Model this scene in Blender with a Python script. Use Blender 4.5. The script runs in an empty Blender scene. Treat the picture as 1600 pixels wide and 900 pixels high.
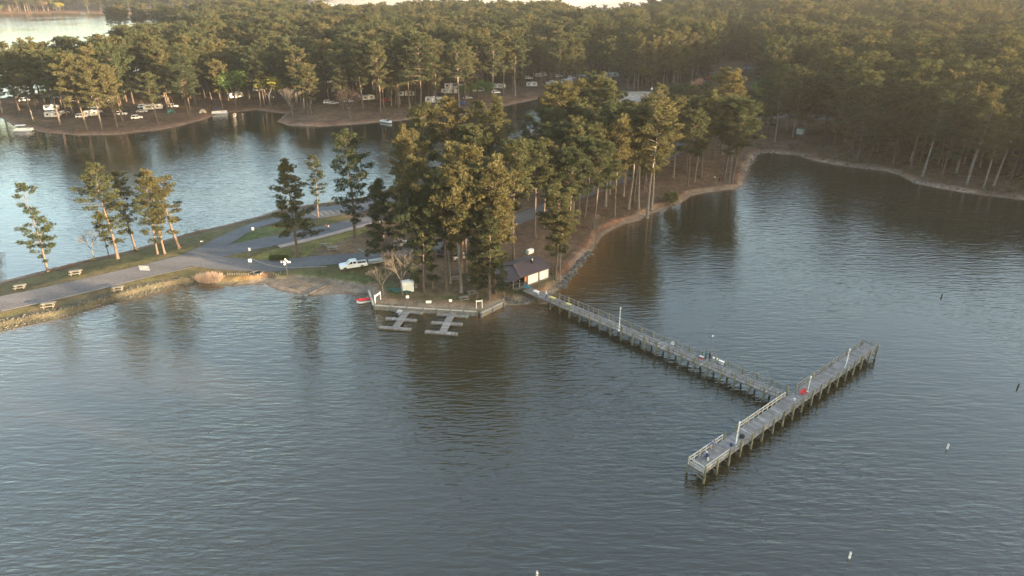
import bpy, bmesh, math, random
import numpy as np
from mathutils import Vector, Matrix

# ------------------------------------------------------------------ camera, sky, sun, exposure
scene = bpy.context.scene
col = scene.collection
R = math.radians
CAM_H, PITCH, FPX = 60.0, R(25.1), 1067.0
cam = bpy.data.objects.new('camera', bpy.data.cameras.new('camera'))
col.objects.link(cam)
cam.location = (0, 0, CAM_H)
cam.rotation_euler = (R(90) - PITCH, 0, 0)
cam.data.sensor_width = 36.0
cam.data.lens = 36.0 * FPX / 1600.0
cam.data.clip_start = 0.5
cam.data.clip_end = 20000
scene.camera = cam

SUN_AZ, SUN_EL = R(114), R(5.8)
world = bpy.data.worlds.new('World')
scene.world = world
world.use_nodes = True
sky = world.node_tree.nodes.new('ShaderNodeTexSky')
sky.sky_type = 'NISHITA'
sky.sun_disc = False
sky.sun_elevation = SUN_EL
sky.sun_rotation = SUN_AZ
sky.dust_density = 2.2
sky.ozone_density = .8
world.node_tree.links.new(sky.outputs[0], world.node_tree.nodes['Background'].inputs[0])
world.node_tree.nodes['Background'].inputs[1].default_value = 0.15

sun = bpy.data.objects.new('sun', bpy.data.lights.new('sun', 'SUN'))
col.objects.link(sun)
sun.data.energy = 4.6
sun.data.angle = R(0.5)
sun.data.color = (1.0, 0.70, 0.41)
sdir = Vector((math.sin(SUN_AZ) * math.cos(SUN_EL), math.cos(SUN_AZ) * math.cos(SUN_EL), math.sin(SUN_EL)))
sun.rotation_euler = sdir.to_track_quat('Z', 'Y').to_euler()

scene.view_settings.view_transform = 'Standard'
scene.view_settings.look = 'None'
scene.view_settings.gamma = 1.0
scene.view_settings.exposure = 2.85
scene.render.engine = 'CYCLES'
scene.cycles.max_bounces = 6
scene.cycles.diffuse_bounces = 2
scene.cycles.glossy_bounces = 3
scene.cycles.transmission_bounces = 2
scene.cycles.volume_bounces = 1
scene.cycles.transparent_max_bounces = 4
scene.cycles.caustics_reflective = False
scene.cycles.caustics_refractive = False

# ------------------------------------------------------------------ picture -> place
def ray(px, py):
    dx, dy = (px - 800) / FPX, (450 - py) / FPX
    F = (0, math.cos(PITCH), -math.sin(PITCH)); U = (0, math.sin(PITCH), math.cos(PITCH))
    return (dx, F[1] + dy * U[1], F[2] + dy * U[2])
def at(px, py, z=0.0):
    d = ray(px, py)
    t = (z - CAM_H) / d[2]
    return (d[0] * t, d[1] * t)
def project(x, y, z):
    dz = z - CAM_H
    depth = y * math.cos(PITCH) - dz * math.sin(PITCH)
    up = y * math.sin(PITCH) + dz * math.cos(PITCH)
    return 800 + FPX * x / depth, 450 - FPX * up / depth, depth

# ------------------------------------------------------------------ outlines of the land (traced along the waterline; unseen shore at right added for shade)
front = [(-900, 700), (-300, 590), (0, 519), (60, 505), (100, 496), (175, 475), (250, 457), (278, 450), (315, 444), (350, 446),
         (362, 447), (396, 443), (410, 440), (420, 447), (435, 454), (460, 459), (490, 461), (520, 460), (560, 459),
         (574, 458), (584, 482), (660, 487), (745, 492.5), (751, 495), (786, 478), (800, 478), (825, 476), (845, 470), (862, 462), (874, 452),
         (884, 448), (893, 436), (903, 424), (912, 408), (924, 396), (932, 386), (942, 370), (958, 359), (975, 351),
         (1000, 345), (1010, 338), (1025, 332), (1040, 327), (1065, 317), (1080, 307), (1100, 302), (1130, 298), (1150, 296),
         (1160, 291), (1164, 280), (1172, 262), (1180, 250), (1186, 241), (1200, 239), (1245, 243), (1270, 251), (1300, 257),
         (1345, 263), (1385, 268), (1405, 274), (1430, 287), (1470, 295), (1500, 300), (1540, 306), (1600, 313), (1660, 322)]
front_w = [at(x, y) for x, y in front] + [(162, 172), (168, 140), (158, 95), (166, 40), (160, -40), (200, -160), (320, -300), (2500, -500), (4000, 400), (4000, 900)]  # world points: unseen shore bent close on the right, its trees shade the pier
far_w = [at(2300, -5), at(1900, 2), at(1600, 8), at(1450, 22), at(1300, 18), at(1180, 42), at(1150, 24), at(1000, 36),
         at(1080, 46), at(925, 57), at(840, 44), at(700, 44), at(600, 50), at(520, 52), at(440, 42), at(270, 46), at(190, 49), at(156, 52), at(240, 56),
         at(272, 70), at(250, 92), at(215, 110), at(175, 127), at(130, 137), at(70, 145), at(0, 155), at(-200, 158), at(-260, 166),
         at(-120, 174), at(0, 184), at(20, 196), at(60, 206), at(120, 212), at(180, 211), at(260, 202), at(320, 187), at(338, 178),
         at(400, 172), at(446, 178), at(432, 190), at(450, 196), at(500, 198), at(560, 194), at(610, 190), at(680, 184),
         at(740, 178), at(800, 163), at(850, 153), at(868, 160), at(862, 176), at(842, 200), at(800, 222), at(760, 238),
         at(705, 262), at(660, 280), at(615, 292), at(570, 308), at(530, 314), at(470, 322), at(440, 326), at(400, 339),
         at(350, 352), at(300, 363), at(250, 377), at(200, 392), at(150, 402), at(75, 421), at(0, 440), at(-300, 505), at(-900, 610)]
LAND = [np.array(front_w + far_w),
        np.array([(-2500, 1090), at(-300, 23), at(0, 21), at(85, 20), at(270, 22), at(474, 19), (-430, 1700), (-2500, 1900)]),
        np.array([at(570, 18), at(640, 22), at(760, 24), at(900, 19), at(1180, 16), at(1350, 8), (700, 1500), (1500, 1650), (4000, 1600), (4000, 6000), (-4000, 6000), (-3500, 2100), (-500, 1750)])]

def inside(P, poly):
    x, y = P[:, 0], P[:, 1]
    r = np.zeros(len(P), bool)
    n = len(poly)
    for i in range(n):
        x0, y0 = poly[i - 1]; x1, y1 = poly[i]
        if y0 == y1: continue
        c = ((y0 > y) != (y1 > y)) & (x < (x1 - x0) * (y - y0) / (y1 - y0) + x0)
        r ^= c
    return r
def segdist(P, poly, closed=True):
    d = np.full(len(P), 1e18)
    n = len(poly)
    for i in range(0 if closed else 1, n):
        a, b = np.asarray(poly[i - 1], float), np.asarray(poly[i], float)
        ab = b - a
        L = max(ab @ ab, 1e-9)
        t = np.clip(((P - a) @ ab) / L, 0, 1)
        q = P - a - t[:, None] * ab
        d = np.minimum(d, (q * q).sum(1))
    return np.sqrt(d)
def wob(x, y, s, k=0):
    x = x / s; y = y / s
    return (np.sin(x * 1.3 + y * .7 + k) + np.sin(x * -.8 + y * 1.5 + 2 * k + 1.3) + np.sin(x * 2.1 - y * 1.1 + 3.1 + k) * .6 + np.sin(x * .9 + y * 2.7 + .4 * k) * .6) / 3.2
def shore(P):
    d = np.full(len(P), -1e9)
    for poly in LAND:
        s = segdist(P, poly)
        s = np.where(inside(P, poly), s, -s)
        d = np.maximum(d, s)
    x, y = P[:, 0], P[:, 1]
    far = np.clip((y - 120) / 200, .25, 1.6)
    return d + (wob(x, y, 3.0) * .45 + wob(x, y, .9, 2) * .16 + wob(x, y, 11.0, 5) * .5) * far
SLIP = np.array([at(574, 440), at(584, 482), at(660, 487.5), at(745, 493), at(751, 495.5), at(787, 478), at(790, 440)])  # behind the timber bulkhead
SAND_BAY = np.array([at(396, 438), at(470, 436), at(560, 446), at(580, 452), at(577, 464), at(430, 466), at(396, 446)])
RIPRAP = np.array([at(-300, 560), at(0, 488), at(150, 463), at(270, 441), at(330, 436), at(330, 455), at(0, 540), at(-300, 640)])
def height(P, d=None):
    if d is None: d = shore(P)
    x, y = P[:, 0], P[:, 1]
    bank = .55 + .25 * wob(x, y, 14, 1)
    h = np.where(d < 0, np.maximum(d * .22, -3.0), d * .13)
    s1 = np.clip((d - (1.7 + .8 * wob(x, y, 6, 3))) / .9, 0, 1)
    h = np.where(d > 0, np.minimum(h, .26) + bank * s1 * s1 * (3 - 2 * s1), h)
    s2 = np.clip((d - 3) / 10, 0, 1)
    h = np.where(d > 3, h + (1.75 - .26 - bank) * s2, h)
    slip = inside(P, SLIP) & (d > .15)
    h = np.where(slip, np.maximum(h, .82 + np.clip(d, 0, 8) * .09), h)
    bay = inside(P, SAND_BAY)
    hb = np.where(d > 0, .02 + d * .11, d * .2)
    h = np.where(bay, np.minimum(h, hb), h)
    rise = np.clip((y - 330) / 400, 0, 1) * 5 * np.clip(d / 60, 0, 1) * np.clip((x - 100) / 200, 0, 1) + np.clip((x - 120) / 200, 0, 1) * np.clip((y - 200) / 80, 0, 1) * 5 * np.clip(d / 50, 0, 1)
    h = h + rise + np.where(d > 4, wob(x, y, 26, 7) * .12, 0)
    return h
def hz(x, y):
    return float(height(np.array([[x, y]], float))[0])
def ground(px, py):
    z = 1.6
    for _ in range(4):
        x, y = at(px, py, z)
        z = hz(x, y)
    return x, y, z

# ------------------------------------------------------------------ materials
def mat(name):
    m = bpy.data.materials.new(name); m.use_nodes = True
    return m, m.node_tree.nodes, m.node_tree.links, m.node_tree.nodes['Principled BSDF']
def simple(name, c, rough=.6, metal=0.0, noise=.18, scale=3.0, tint=False, spec=.4):
    m, N, L, B = mat(name)
    B.inputs['Roughness'].default_value = rough
    B.inputs['Metallic'].default_value = metal
    B.inputs['Specular IOR Level'].default_value = spec
    tc = N.new('ShaderNodeTexCoord')
    nz = N.new('ShaderNodeTexNoise'); nz.inputs['Scale'].default_value = scale; nz.inputs['Detail'].default_value = 5
    L.new(tc.outputs['Object'], nz.inputs['Vector'])
    mr = N.new('ShaderNodeMapRange'); mr.inputs[1].default_value = .3; mr.inputs[2].default_value = .7
    mr.inputs[3].default_value = 1 - noise; mr.inputs[4].default_value = 1 + noise
    L.new(nz.outputs[0], mr.inputs[0])
    mul = N.new('ShaderNodeVectorMath'); mul.operation = 'SCALE'
    mul.inputs[0].default_value = c[:3]
    L.new(mr.outputs[0], mul.inputs['Scale'])
    out = mul.outputs[0]
    if tint:
        at_ = N.new('ShaderNodeAttribute'); at_.attribute_name = 'tint'
        m2 = N.new('ShaderNodeVectorMath'); m2.operation = 'SCALE'
        L.new(out, m2.inputs[0]); L.new(at_.outputs['Fac'], m2.inputs['Scale']); out = m2.outputs[0]
    L.new(out, B.inputs['Base Color'])
    return m
M = {}
M['bark'] = simple('pine_bark', (.095, .074, .062), .9, scale=2.2, noise=.35)
M['pale_bark'] = simple('pale_bark', (.17, .15, .13), .9, scale=2.0, noise=.3)
M['dead_wood'] = simple('dead_wood', (.11, .10, .092), .9, scale=2.0, noise=.3)
M['planks'] = simple('weathered_planks', (.215, .205, .20), .85, noise=.25, scale=1.2, tint=True)
M['timber'] = simple('weathered_timber', (.16, .155, .14), .85, noise=.3, scale=1.5)
M['piling'] = simple('algae_stained_piling', (.135, .135, .085), .9, noise=.5, scale=.9)
M['pale_timber'] = simple('pale_timber', (.40, .375, .33), .8, noise=.2, scale=1.0)
M['white'] = simple('white_paint', (.78, .78, .76), .4, noise=.06)
M['rv'] = simple('cream_panel', (.46, .46, .45), .35, noise=.08, scale=.5)
M['tan'] = simple('tan_panel', (.42, .36, .28), .45, noise=.1)
M['silver'] = simple('silver_paint', (.45, .46, .48), .35, metal=.4, noise=.05)
M['red'] = simple('red_paint', (.42, .025, .03), .35, noise=.1)
M['blue'] = simple('navy_cloth', (.02, .035, .12), .7, noise=.2)
M['darkcar'] = simple('dark_paint', (.02, .022, .03), .3, noise=.1)
M['glass'] = simple('dark_glass', (.015, .02, .025), .08, noise=.05, spec=.8)
M['rubber'] = simple('rubber', (.02, .02, .02), .85)
M['chrome'] = simple('chrome', (.5, .5, .5), .25, metal=.9)
M['lamp'] = simple('lamp_glass', (.8, .8, .74), .2, noise=.02)
M['redlamp'] = simple('red_lens', (.35, .01, .01), .3)
M['roof'] = simple('brown_metal_roof', (.085, .066, .072), .42, noise=.1, scale=.35)
M['wall'] = simple('brown_board_wall', (.11, .07, .05), .8, noise=.2)
M['orange'] = simple('orange_board', (.42, .16, .06), .6)
M['doorwhite'] = simple('pale_door_panel', (.68, .70, .70), .5, noise=.05)
M['shed'] = simple('pale_blue_shed', (.50, .56, .56), .5, noise=.08, scale=1.0)
M['teal'] = simple('teal_paint', (.03, .19, .18), .5, noise=.15)
M['green'] = simple('dark_green_paint', (.02, .075, .055), .5, noise=.15)
M['tableteal'] = simple('blue_green_top', (.03, .13, .17), .4)
M['yellow'] = simple('pale_yellow_cloth', (.62, .57, .20), .7)
M['skin'] = simple('skin', (.40, .235, .165), .6)
M['hair'] = simple('brown_hair', (.03, .02, .014), .7)
M['cap'] = simple('cap_cloth', (.6, .6, .62), .8)
M['shirt_white'] = simple('white_shirt', (.62, .62, .64), .85)
M['shirt_blue'] = simple('blue_shirt', (.06, .10, .25), .85)
M['shirt_red'] = simple('red_shirt', (.40, .05, .05), .85)
M['shirt_dark'] = simple('dark_shirt', (.03, .03, .035), .85)
M['jeans'] = simple('jeans', (.035, .05, .09), .85)
M['khaki'] = simple('khaki_trousers', (.22, .18, .12), .85)
M['rock'] = simple('grey_rock', (.085, .084, .076), .9, noise=.4, scale=1.3, tint=True)
M['concrete'] = simple('pale_concrete', (.18, .17, .148), .85, noise=.2, scale=.8)
M['sidewalk'] = simple('pinkish_sidewalk', (.34, .26, .22), .85, noise=.15, scale=.5)
M['line'] = simple('road_paint', (.34, .34, .33), .7, noise=.2, scale=1.0)
M['plume'] = simple('dry_reed_plumes', (.46, .34, .26), .9, noise=.2, scale=1.0)

def foliage(name, c1, c2, trans=.32):
    m, N, L, B = mat(name)
    N.remove(B)
    oi = N.new('ShaderNodeObjectInfo')
    at_ = N.new('ShaderNodeAttribute'); at_.attribute_name = 'tint'
    mix = N.new('ShaderNodeMix'); mix.data_type = 'RGBA'
    mix.inputs['A'].default_value = (*c1, 1); mix.inputs['B'].default_value = (*c2, 1)
    L.new(oi.outputs['Random'], mix.inputs['Factor'])
    sc_ = N.new('ShaderNodeVectorMath'); sc_.operation = 'SCALE'
    L.new(mix.outputs['Result'], sc_.inputs[0]); L.new(at_.outputs['Fac'], sc_.inputs['Scale'])
    d = N.new('ShaderNodeBsdfDiffuse'); t = N.new('ShaderNodeBsdfTranslucent')
    g = N.new('ShaderNodeVectorMath'); g.operation = 'MULTIPLY'; g.inputs[1].default_value = (1.15, 1.1, .6)
    L.new(sc_.outputs[0], d.inputs[0]); L.new(sc_.outputs[0], g.inputs[0]); L.new(g.outputs[0], t.inputs[0])
    ms = N.new('ShaderNodeMixShader'); ms.inputs[0].default_value = trans
    L.new(d.outputs[0], ms.inputs[1]); L.new(t.outputs[0], ms.inputs[2])
    L.new(ms.outputs[0], N['Material Output'].inputs[0])
    return m
M['needles'] = foliage('pine_needles', (.052, .068, .040), (.104, .096, .050))
M['needles_dark'] = foliage('dark_pine_needles', (.044, .058, .036), (.070, .078, .042))
M['spring'] = foliage('spring_leaves', (.20, .22, .055), (.30, .28, .07), .4)
M['leaf_green'] = foliage('fresh_green_leaves', (.08, .13, .045), (.12, .16, .055), .4)
M['pink'] = foliage('pink_blossom', (.40, .22, .16), (.45, .25, .18), .4)
M['redbud'] = foliage('reddish_buds', (.15, .10, .075), (.20, .13, .09), .3)
M['shrub'] = foliage('shrub_leaves', (.09, .10, .045), (.13, .12, .055), .3)

def ground_material():
    m, N, L, B = mat('ground_cover')
    a = N.new('ShaderNodeAttribute'); a.attribute_name = 'Col'
    geo = N.new('ShaderNodeNewGeometry')
    vals = []
    for s, lo, hi, det in ((.09, .68, 1.32, 3), (.55, .62, 1.38, 5), (3.5, .58, 1.45, 6)):
        n = N.new('ShaderNodeTexNoise'); n.inputs['Scale'].default_value = s; n.inputs['Detail'].default_value = det
        n.inputs['Roughness'].default_value = .65
        L.new(geo.outputs['Position'], n.inputs['Vector'])
        r = N.new('ShaderNodeMapRange'); r.inputs[1].default_value = .3; r.inputs[2].default_value = .7; r.inputs[3].default_value = lo; r.inputs[4].default_value = hi
        L.new(n.outputs[0], r.inputs[0]); vals.append(r.outputs[0])
    m1 = N.new('ShaderNodeMath'); m1.operation = 'MULTIPLY'; L.new(vals[0], m1.inputs[0]); L.new(vals[1], m1.inputs[1])
    m2 = N.new('ShaderNodeMath'); m2.operation = 'MULTIPLY'; L.new(m1.outputs[0], m2.inputs[0]); L.new(vals[2], m2.inputs[1])
    sc_ = N.new('ShaderNodeVectorMath'); sc_.operation = 'SCALE'
    L.new(a.outputs['Color'], sc_.inputs[0]); L.new(m2.outputs[0], sc_.inputs['Scale'])
    # worn brown patches mixed through
    n = N.new('ShaderNodeTexNoise'); n.inputs['Scale'].default_value = .22; n.inputs['Detail'].default_value = 6; n.inputs['Roughness'].default_value = .7
    L.new(geo.outputs['Position'], n.inputs['Vector'])
    r = N.new('ShaderNodeMapRange'); r.inputs[1].default_value = .50; r.inputs[2].default_value = .68; r.inputs[3].default_value = 0; r.inputs[4].default_value = .55
    L.new(n.outputs[0], r.inputs[0])
    mx = N.new('ShaderNodeMix'); mx.data_type = 'RGBA'; mx.inputs['B'].default_value = (.15, .105, .072, 1)
    L.new(r.outputs[0], mx.inputs['Factor']); L.new(sc_.outputs[0], mx.inputs['A'])
    L.new(mx.outputs['Result'], B.inputs['Base Color'])
    B.inputs['Roughness'].default_value = .95; B.inputs['Specular IOR Level'].default_value = .15
    bp = N.new('ShaderNodeBump'); bp.inputs['Strength'].default_value = .6; bp.inputs['Distance'].default_value = .12
    L.new(vals[2], bp.inputs['Height']); L.new(bp.outputs[0], B.inputs['Normal'])
    return m
def asphalt_material(name, base, crack=.5):
    m, N, L, B = mat(name)
    geo = N.new('ShaderNodeNewGeometry')
    n1 = N.new('ShaderNodeTexNoise'); n1.inputs['Scale'].default_value = .16; n1.inputs['Detail'].default_value = 6
    mp = N.new('ShaderNodeMapping'); mp.inputs['Scale'].default_value = (.35, 1.5, 1); mp.inputs['Rotation'].default_value = (0, 0, R(-22))
    L.new(geo.outputs['Position'], mp.inputs['Vector']); L.new(mp.outputs[0], n1.inputs['Vector'])
    n2 = N.new('ShaderNodeTexNoise'); n2.inputs['Scale'].default_value = 2.5; n2.inputs['Detail'].default_value = 7
    L.new(geo.outputs['Position'], n2.inputs['Vector'])
    a = N.new('ShaderNodeMath'); a.operation = 'ADD'; L.new(n1.outputs[0], a.inputs[0]); L.new(n2.outputs[0], a.inputs[1])
    r = N.new('ShaderNodeMapRange'); r.inputs[1].default_value = .7; r.inputs[2].default_value = 1.3; r.inputs[3].default_value = .66; r.inputs[4].default_value = 1.38
    L.new(a.outputs[0], r.inputs[0])
    s = N.new('ShaderNodeVectorMath'); s.operation = 'SCALE'; s.inputs[0].default_value = base; L.new(r.outputs[0], s.inputs['Scale'])
    L.new(s.outputs[0], B.inputs['Base Color']); B.inputs['Roughness'].default_value = .85
    return m
M['ground'] = ground_material()
M['asphalt'] = asphalt_material('worn_asphalt', (.085, .087, .095))
M['gravel'] = asphalt_material('sandy_gravel', (.32, .28, .23))

def water_material():
    m, N, L, B = mat('lake_water')
    geo = N.new('ShaderNodeNewGeometry')
    def wave(scale, stretch, rot, det, dist=0.0):
        mp = N.new('ShaderNodeMapping'); mp.inputs['Rotation'].default_value = (0, 0, R(rot)); mp.inputs['Scale'].default_value = (stretch, 1, 1)
        L.new(geo.outputs['Position'], mp.inputs['Vector'])
        n = N.new('ShaderNodeTexNoise'); n.inputs['Scale'].default_value = scale; n.inputs['Detail'].default_value = det
        n.inputs['Roughness'].default_value = .45; n.inputs['Distortion'].default_value = dist
        L.new(mp.outputs[0], n.inputs['Vector'])
        return n.outputs[0]
    parts = [(wave(.30, .3, 8, 1, .4), .35), (wave(.80, .24, 14, 2, .5), .55), (wave(1.35, .26, 3, 3, .4), .65), (wave(1.9, .3, -7, 2, .3), .35), (wave(4.2, .4, 6, 2, .3), .12)]
    acc = None
    for v, k in parts:
        mu = N.new('ShaderNodeMath'); mu.operation = 'MULTIPLY'; mu.inputs[1].default_value = k; L.new(v, mu.inputs[0])
        if acc is None: acc = mu.outputs[0]
        else:
            ad = N.new('ShaderNodeMath'); L.new(acc, ad.inputs[0]); L.new(mu.outputs[0], ad.inputs[1]); acc = ad.outputs[0]
    # breeze: calmer and rougher patches
    n = N.new('ShaderNodeTexNoise'); n.inputs['Scale'].default_value = .016; n.inputs['Detail'].default_value = 4
    L.new(geo.outputs['Position'], n.inputs['Vector'])
    r = N.new('ShaderNodeMapRange'); r.inputs[1].default_value = .35; r.inputs[2].default_value = .62; r.inputs[3].default_value = .35; r.inputs[4].default_value = 1.1
    L.new(n.outputs[0], r.inputs[0])
    calm = N.new('ShaderNodeAttribute'); calm.attribute_name = 'calm'
    mc = N.new('ShaderNodeMath'); mc.operation = 'MULTIPLY'; L.new(r.outputs[0], mc.inputs[0]); L.new(calm.outputs['Fac'], mc.inputs[1])
    bp = N.new('ShaderNodeBump'); bp.inputs['Distance'].default_value = WAVE
    L.new(mc.outputs[0], bp.inputs['Strength']); L.new(acc, bp.inputs['Height'])
    L.new(bp.outputs[0], B.inputs['Normal'])
    dep = N.new('ShaderNodeAttribute'); dep.attribute_name = 'shallow'
    n3 = N.new('ShaderNodeTexNoise'); n3.inputs['Scale'].default_value = .02; n3.inputs['Detail'].default_value = 2
    L.new(geo.outputs['Position'], n3.inputs['Vector'])
    silt_flare = N.new('ShaderNodeMix'); silt_flare.data_type = 'RGBA'
    silt_flare.inputs['A'].default_value = (.018, .019, .012, 1); silt_flare.inputs['B'].default_value = (.032, .028, .015, 1)
    L.new(n3.outputs[0], silt_flare.inputs['Factor'])
    mx = N.new('ShaderNodeMix'); mx.data_type = 'RGBA'; mx.inputs['B'].default_value = (.23, .115, .045, 1)
    sa_ = N.new('ShaderNodeAttribute'); sa_.attribute_name = 'silt_flare'
    m4 = N.new('ShaderNodeMix'); m4.data_type = 'RGBA'; m4.inputs['B'].default_value = (.050, .041, .019, 1)  # brown of muddy water and lens flare, painted into the body colour
    L.new(sa_.outputs['Fac'], m4.inputs['Factor']); L.new(silt_flare.outputs['Result'], m4.inputs['A'])
    L.new(dep.outputs['Fac'], mx.inputs['Factor']); L.new(m4.outputs['Result'], mx.inputs['A'])
    L.new(mx.outputs['Result'], B.inputs['Base Color'])
    B.inputs['Roughness'].default_value = .05
    B.inputs['IOR'].default_value = 1.78
    return m
WAVE = .26
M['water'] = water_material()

# ------------------------------------------------------------------ mesh helpers
class MB:
    def __init__(s): s.v, s.f, s.m, s.t = [], [], [], []
    def face(s, pts, mi=0, tint=1.0):
        b = len(s.v); s.v += [tuple(p) for p in pts]; s.f.append(tuple(range(b, b + len(pts)))); s.m.append(mi); s.t.append(tint)
    def _hex(s, c, mi, tint):
        b = len(s.v); s.v += [tuple(p) for p in c]
        for q in ((0, 3, 2, 1), (4, 5, 6, 7), (0, 1, 5, 4), (1, 2, 6, 5), (2, 3, 7, 6), (3, 0, 4, 7)):
            s.f.append(tuple(b + i for i in q)); s.m.append(mi); s.t.append(tint)
    def box(s, c, d, rz=0, mi=0, tint=1.0, taper=1.0):
        cx, cy, cz = c; x, y, z = d[0] / 2, d[1] / 2, d[2] / 2
        co, si = math.cos(rz), math.sin(rz); P = []
        for zz, k in ((-z, 1), (z, taper)):
            for a, b in ((-x, -y), (x, -y), (x, y), (-x, y)):
                a *= k; b *= k
                P.append((cx + a * co - b * si, cy + a * si + b * co, cz + zz))
        s._hex(P, mi, tint); return s
    def beam(s, p, q, w, h, mi=0, tint=1.0):
        p, q = Vector(p), Vector(q); d = (q - p).normalized()
        side = d.cross(Vector((0, 0, 1)))
        if side.length < 1e-4: side = Vector((1, 0, 0))
        side.normalize(); up = side.cross(d).normalized()
        a, b = side * w / 2, up * h / 2
        s._hex([p - a - b, p + a - b, q + a - b, q - a - b, p - a + b, p + a + b, q + a + b, q - a + b], mi, tint); return s
    def tube(s, pts, rad, n=6, mi=0, tint=1.0, cap=True):
        pts = [Vector(p) for p in pts]
        if not hasattr(rad, '__len__'): rad = [rad] * len(pts)
        b = len(s.v)
        for i, p in enumerate(pts):
            d = (pts[min(i + 1, len(pts) - 1)] - pts[max(i - 1, 0)]).normalized()
            a = d.cross(Vector((.3, .9, .1)) if abs(d.z) > .9 else Vector((0, 0, 1))).normalized(); c = d.cross(a)
            for k in range(n):
                t = 2 * math.pi * k / n
                s.v.append(tuple(p + (a * math.cos(t) + c * math.sin(t)) * rad[i]))
        for i in range(len(pts) - 1):
            for k in range(n):
                s.f.append((b + i * n + k, b + i * n + (k + 1) % n, b + (i + 1) * n + (k + 1) % n, b + (i + 1) * n + k)); s.m.append(mi); s.t.append(tint)
        if cap:
            s.f.append(tuple(b + k for k in range(n))[::-1]); s.m.append(mi); s.t.append(tint)
            e = b + (len(pts) - 1) * n; s.f.append(tuple(e + k for k in range(n))); s.m.append(mi); s.t.append(tint)
        return s
    def prism(s, prof, y0, y1, mi=0, tint=1.0):   # profile in x,z run along y
        n = len(prof); b = len(s.v)
        s.v += [(x, y0, z) for x, z in prof] + [(x, y1, z) for x, z in prof]
        s.f.append(tuple(b + i for i in range(n))); s.f.append(tuple(b + n + i for i in range(n))[::-1]); s.m += [mi, mi]; s.t += [tint, tint]
        for i in range(n):
            j = (i + 1) % n
            s.f.append((b + j, b + i, b + n + i, b + n + j)); s.m.append(mi); s.t.append(tint)
        return s
    def ball(s, c, r, mi=0, tint=1.0, n=8, m_=5):
        if not hasattr(r, '__len__'): r = (r, r, r)
        pts = []
        b = len(s.v)
        for i in range(1, m_):
            ph = math.pi * i / m_
            for k in range(n):
                t = 2 * math.pi * k / n
                s.v.append((c[0] + r[0] * math.sin(ph) * math.cos(t), c[1] + r[1] * math.sin(ph) * math.sin(t), c[2] + r[2] * math.cos(ph)))
        top = len(s.v); s.v.append((c[0], c[1], c[2] + r[2])); s.v.append((c[0], c[1], c[2] - r[2]))
        for i in range(m_ - 2):
            for k in range(n):
                s.f.append((b + i * n + k, b + (i + 1) * n + k, b + (i + 1) * n + (k + 1) % n, b + i * n + (k + 1) % n)); s.m.append(mi); s.t.append(tint)
        for k in range(n):
            s.f.append((top, b + k, b + (k + 1) % n)); s.m.append(mi); s.t.append(tint)
            e = b + (m_ - 2) * n
            s.f.append((top + 1, e + (k + 1) % n, e + k)); s.m.append(mi); s.t.append(tint)
        return s
    def mesh(s, name, mats, origin=(0, 0, 0), smooth=False):
        me = bpy.data.meshes.new(name)
        o = origin
        me.from_pydata([(x - o[0], y - o[1], z - o[2]) for x, y, z in s.v], [], s.f)
        for m in (mats if isinstance(mats, (list, tuple)) else [mats]): me.materials.append(M[m] if isinstance(m, str) else m)
        me.polygons.foreach_set('material_index', s.m)
        a = me.attributes.new('tint', 'FLOAT', 'FACE'); a.data.foreach_set('value', s.t)
        if smooth: me.polygons.foreach_set('use_smooth', [True] * len(s.f))
        me.update()
        return me
    def build(s, name, mats, parent=None, origin=(0, 0, 0), smooth=False):
        o = bpy.data.objects.new(name, s.mesh(name, mats, origin, smooth)); col.objects.link(o)
        if parent: o.parent = parent
        else: o.location = origin
        return o
def tag(o, label=None, cat=None, group=None, kind=None):
    if label: o['label'] = label
    if cat: o['category'] = cat
    if group: o['group'] = group
    if kind: o['kind'] = kind
    return o
def thing(name, label, cat, loc=(0, 0, 0), rz=0, group=None):
    o = bpy.data.objects.new(name, None); col.objects.link(o)
    o.empty_display_size = .5
    o.location = loc; o.rotation_euler = (0, 0, rz)
    return tag(o, label, cat, group)
def dup(root, label, loc, rz=0, scale=1.0, group=None, mats=None):
    r = root.copy(); col.objects.link(r)
    r.location = loc; r.rotation_euler = (0, 0, rz); r.scale = (scale,) * 3 if not hasattr(scale, '__len__') else scale
    r['label'] = label
    if group: r['group'] = group
    for ch in list(root.children):
        c = ch.copy(); col.objects.link(c); c.parent = r
        for g in ch.children:
            d = g.copy(); col.objects.link(d); d.parent = c
    return r
# first placement uses the built thing itself, later ones copy it
used = set()
def place(root, label, loc, rz=0, scale=1.0, group=None):
    if root.name not in used:
        used.add(root.name)
        root.location = loc; root.rotation_euler = (0, 0, rz); root.scale = (scale,) * 3 if not hasattr(scale, '__len__') else scale
        root['label'] = label
        if group: root['group'] = group
        return root
    return dup(root, label, loc, rz, scale, group)

# ------------------------------------------------------------------ ground and water sheets
def axis_u():
    u = np.linspace(-1.02, 1.02, 820)
    ext = np.concatenate([np.arange(1.05, 4.4, .06), [5, 7, 9, 14, 25, 60]])
    return np.concatenate([-ext[::-1], u, ext])
def axis_y():
    a = [-3000, -800, -400] + list(range(-240, 60, 12))
    y = 60.0
    while y < 420: a.append(y); y *= 1.0028
    while y < 1300: a.append(y); y *= 1.008
    while y < 9000: a.append(y); y *= 1.06
    return np.array(a)
U_, Y_ = axis_u(), axis_y()
YY, UU = np.meshgrid(Y_, U_, indexing='ij')
XX = UU * np.maximum(YY, 60)
P = np.stack([XX.ravel(), YY.ravel()], 1)
D = shore(P)
Hh = height(P, D)
def in_poly_px(pts): return inside(P, np.array([ground_flat(x, y) for x, y in pts]))
def ground_flat(x, y): return at(x, y, 1.6)
C = np.zeros((len(P), 3))
C[:] = (.098, .066, .044)                          # pine straw floor
n1 = wob(P[:, 0], P[:, 1], 7, 2); n2 = wob(P[:, 0], P[:, 1], 2.3, 4)
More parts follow.
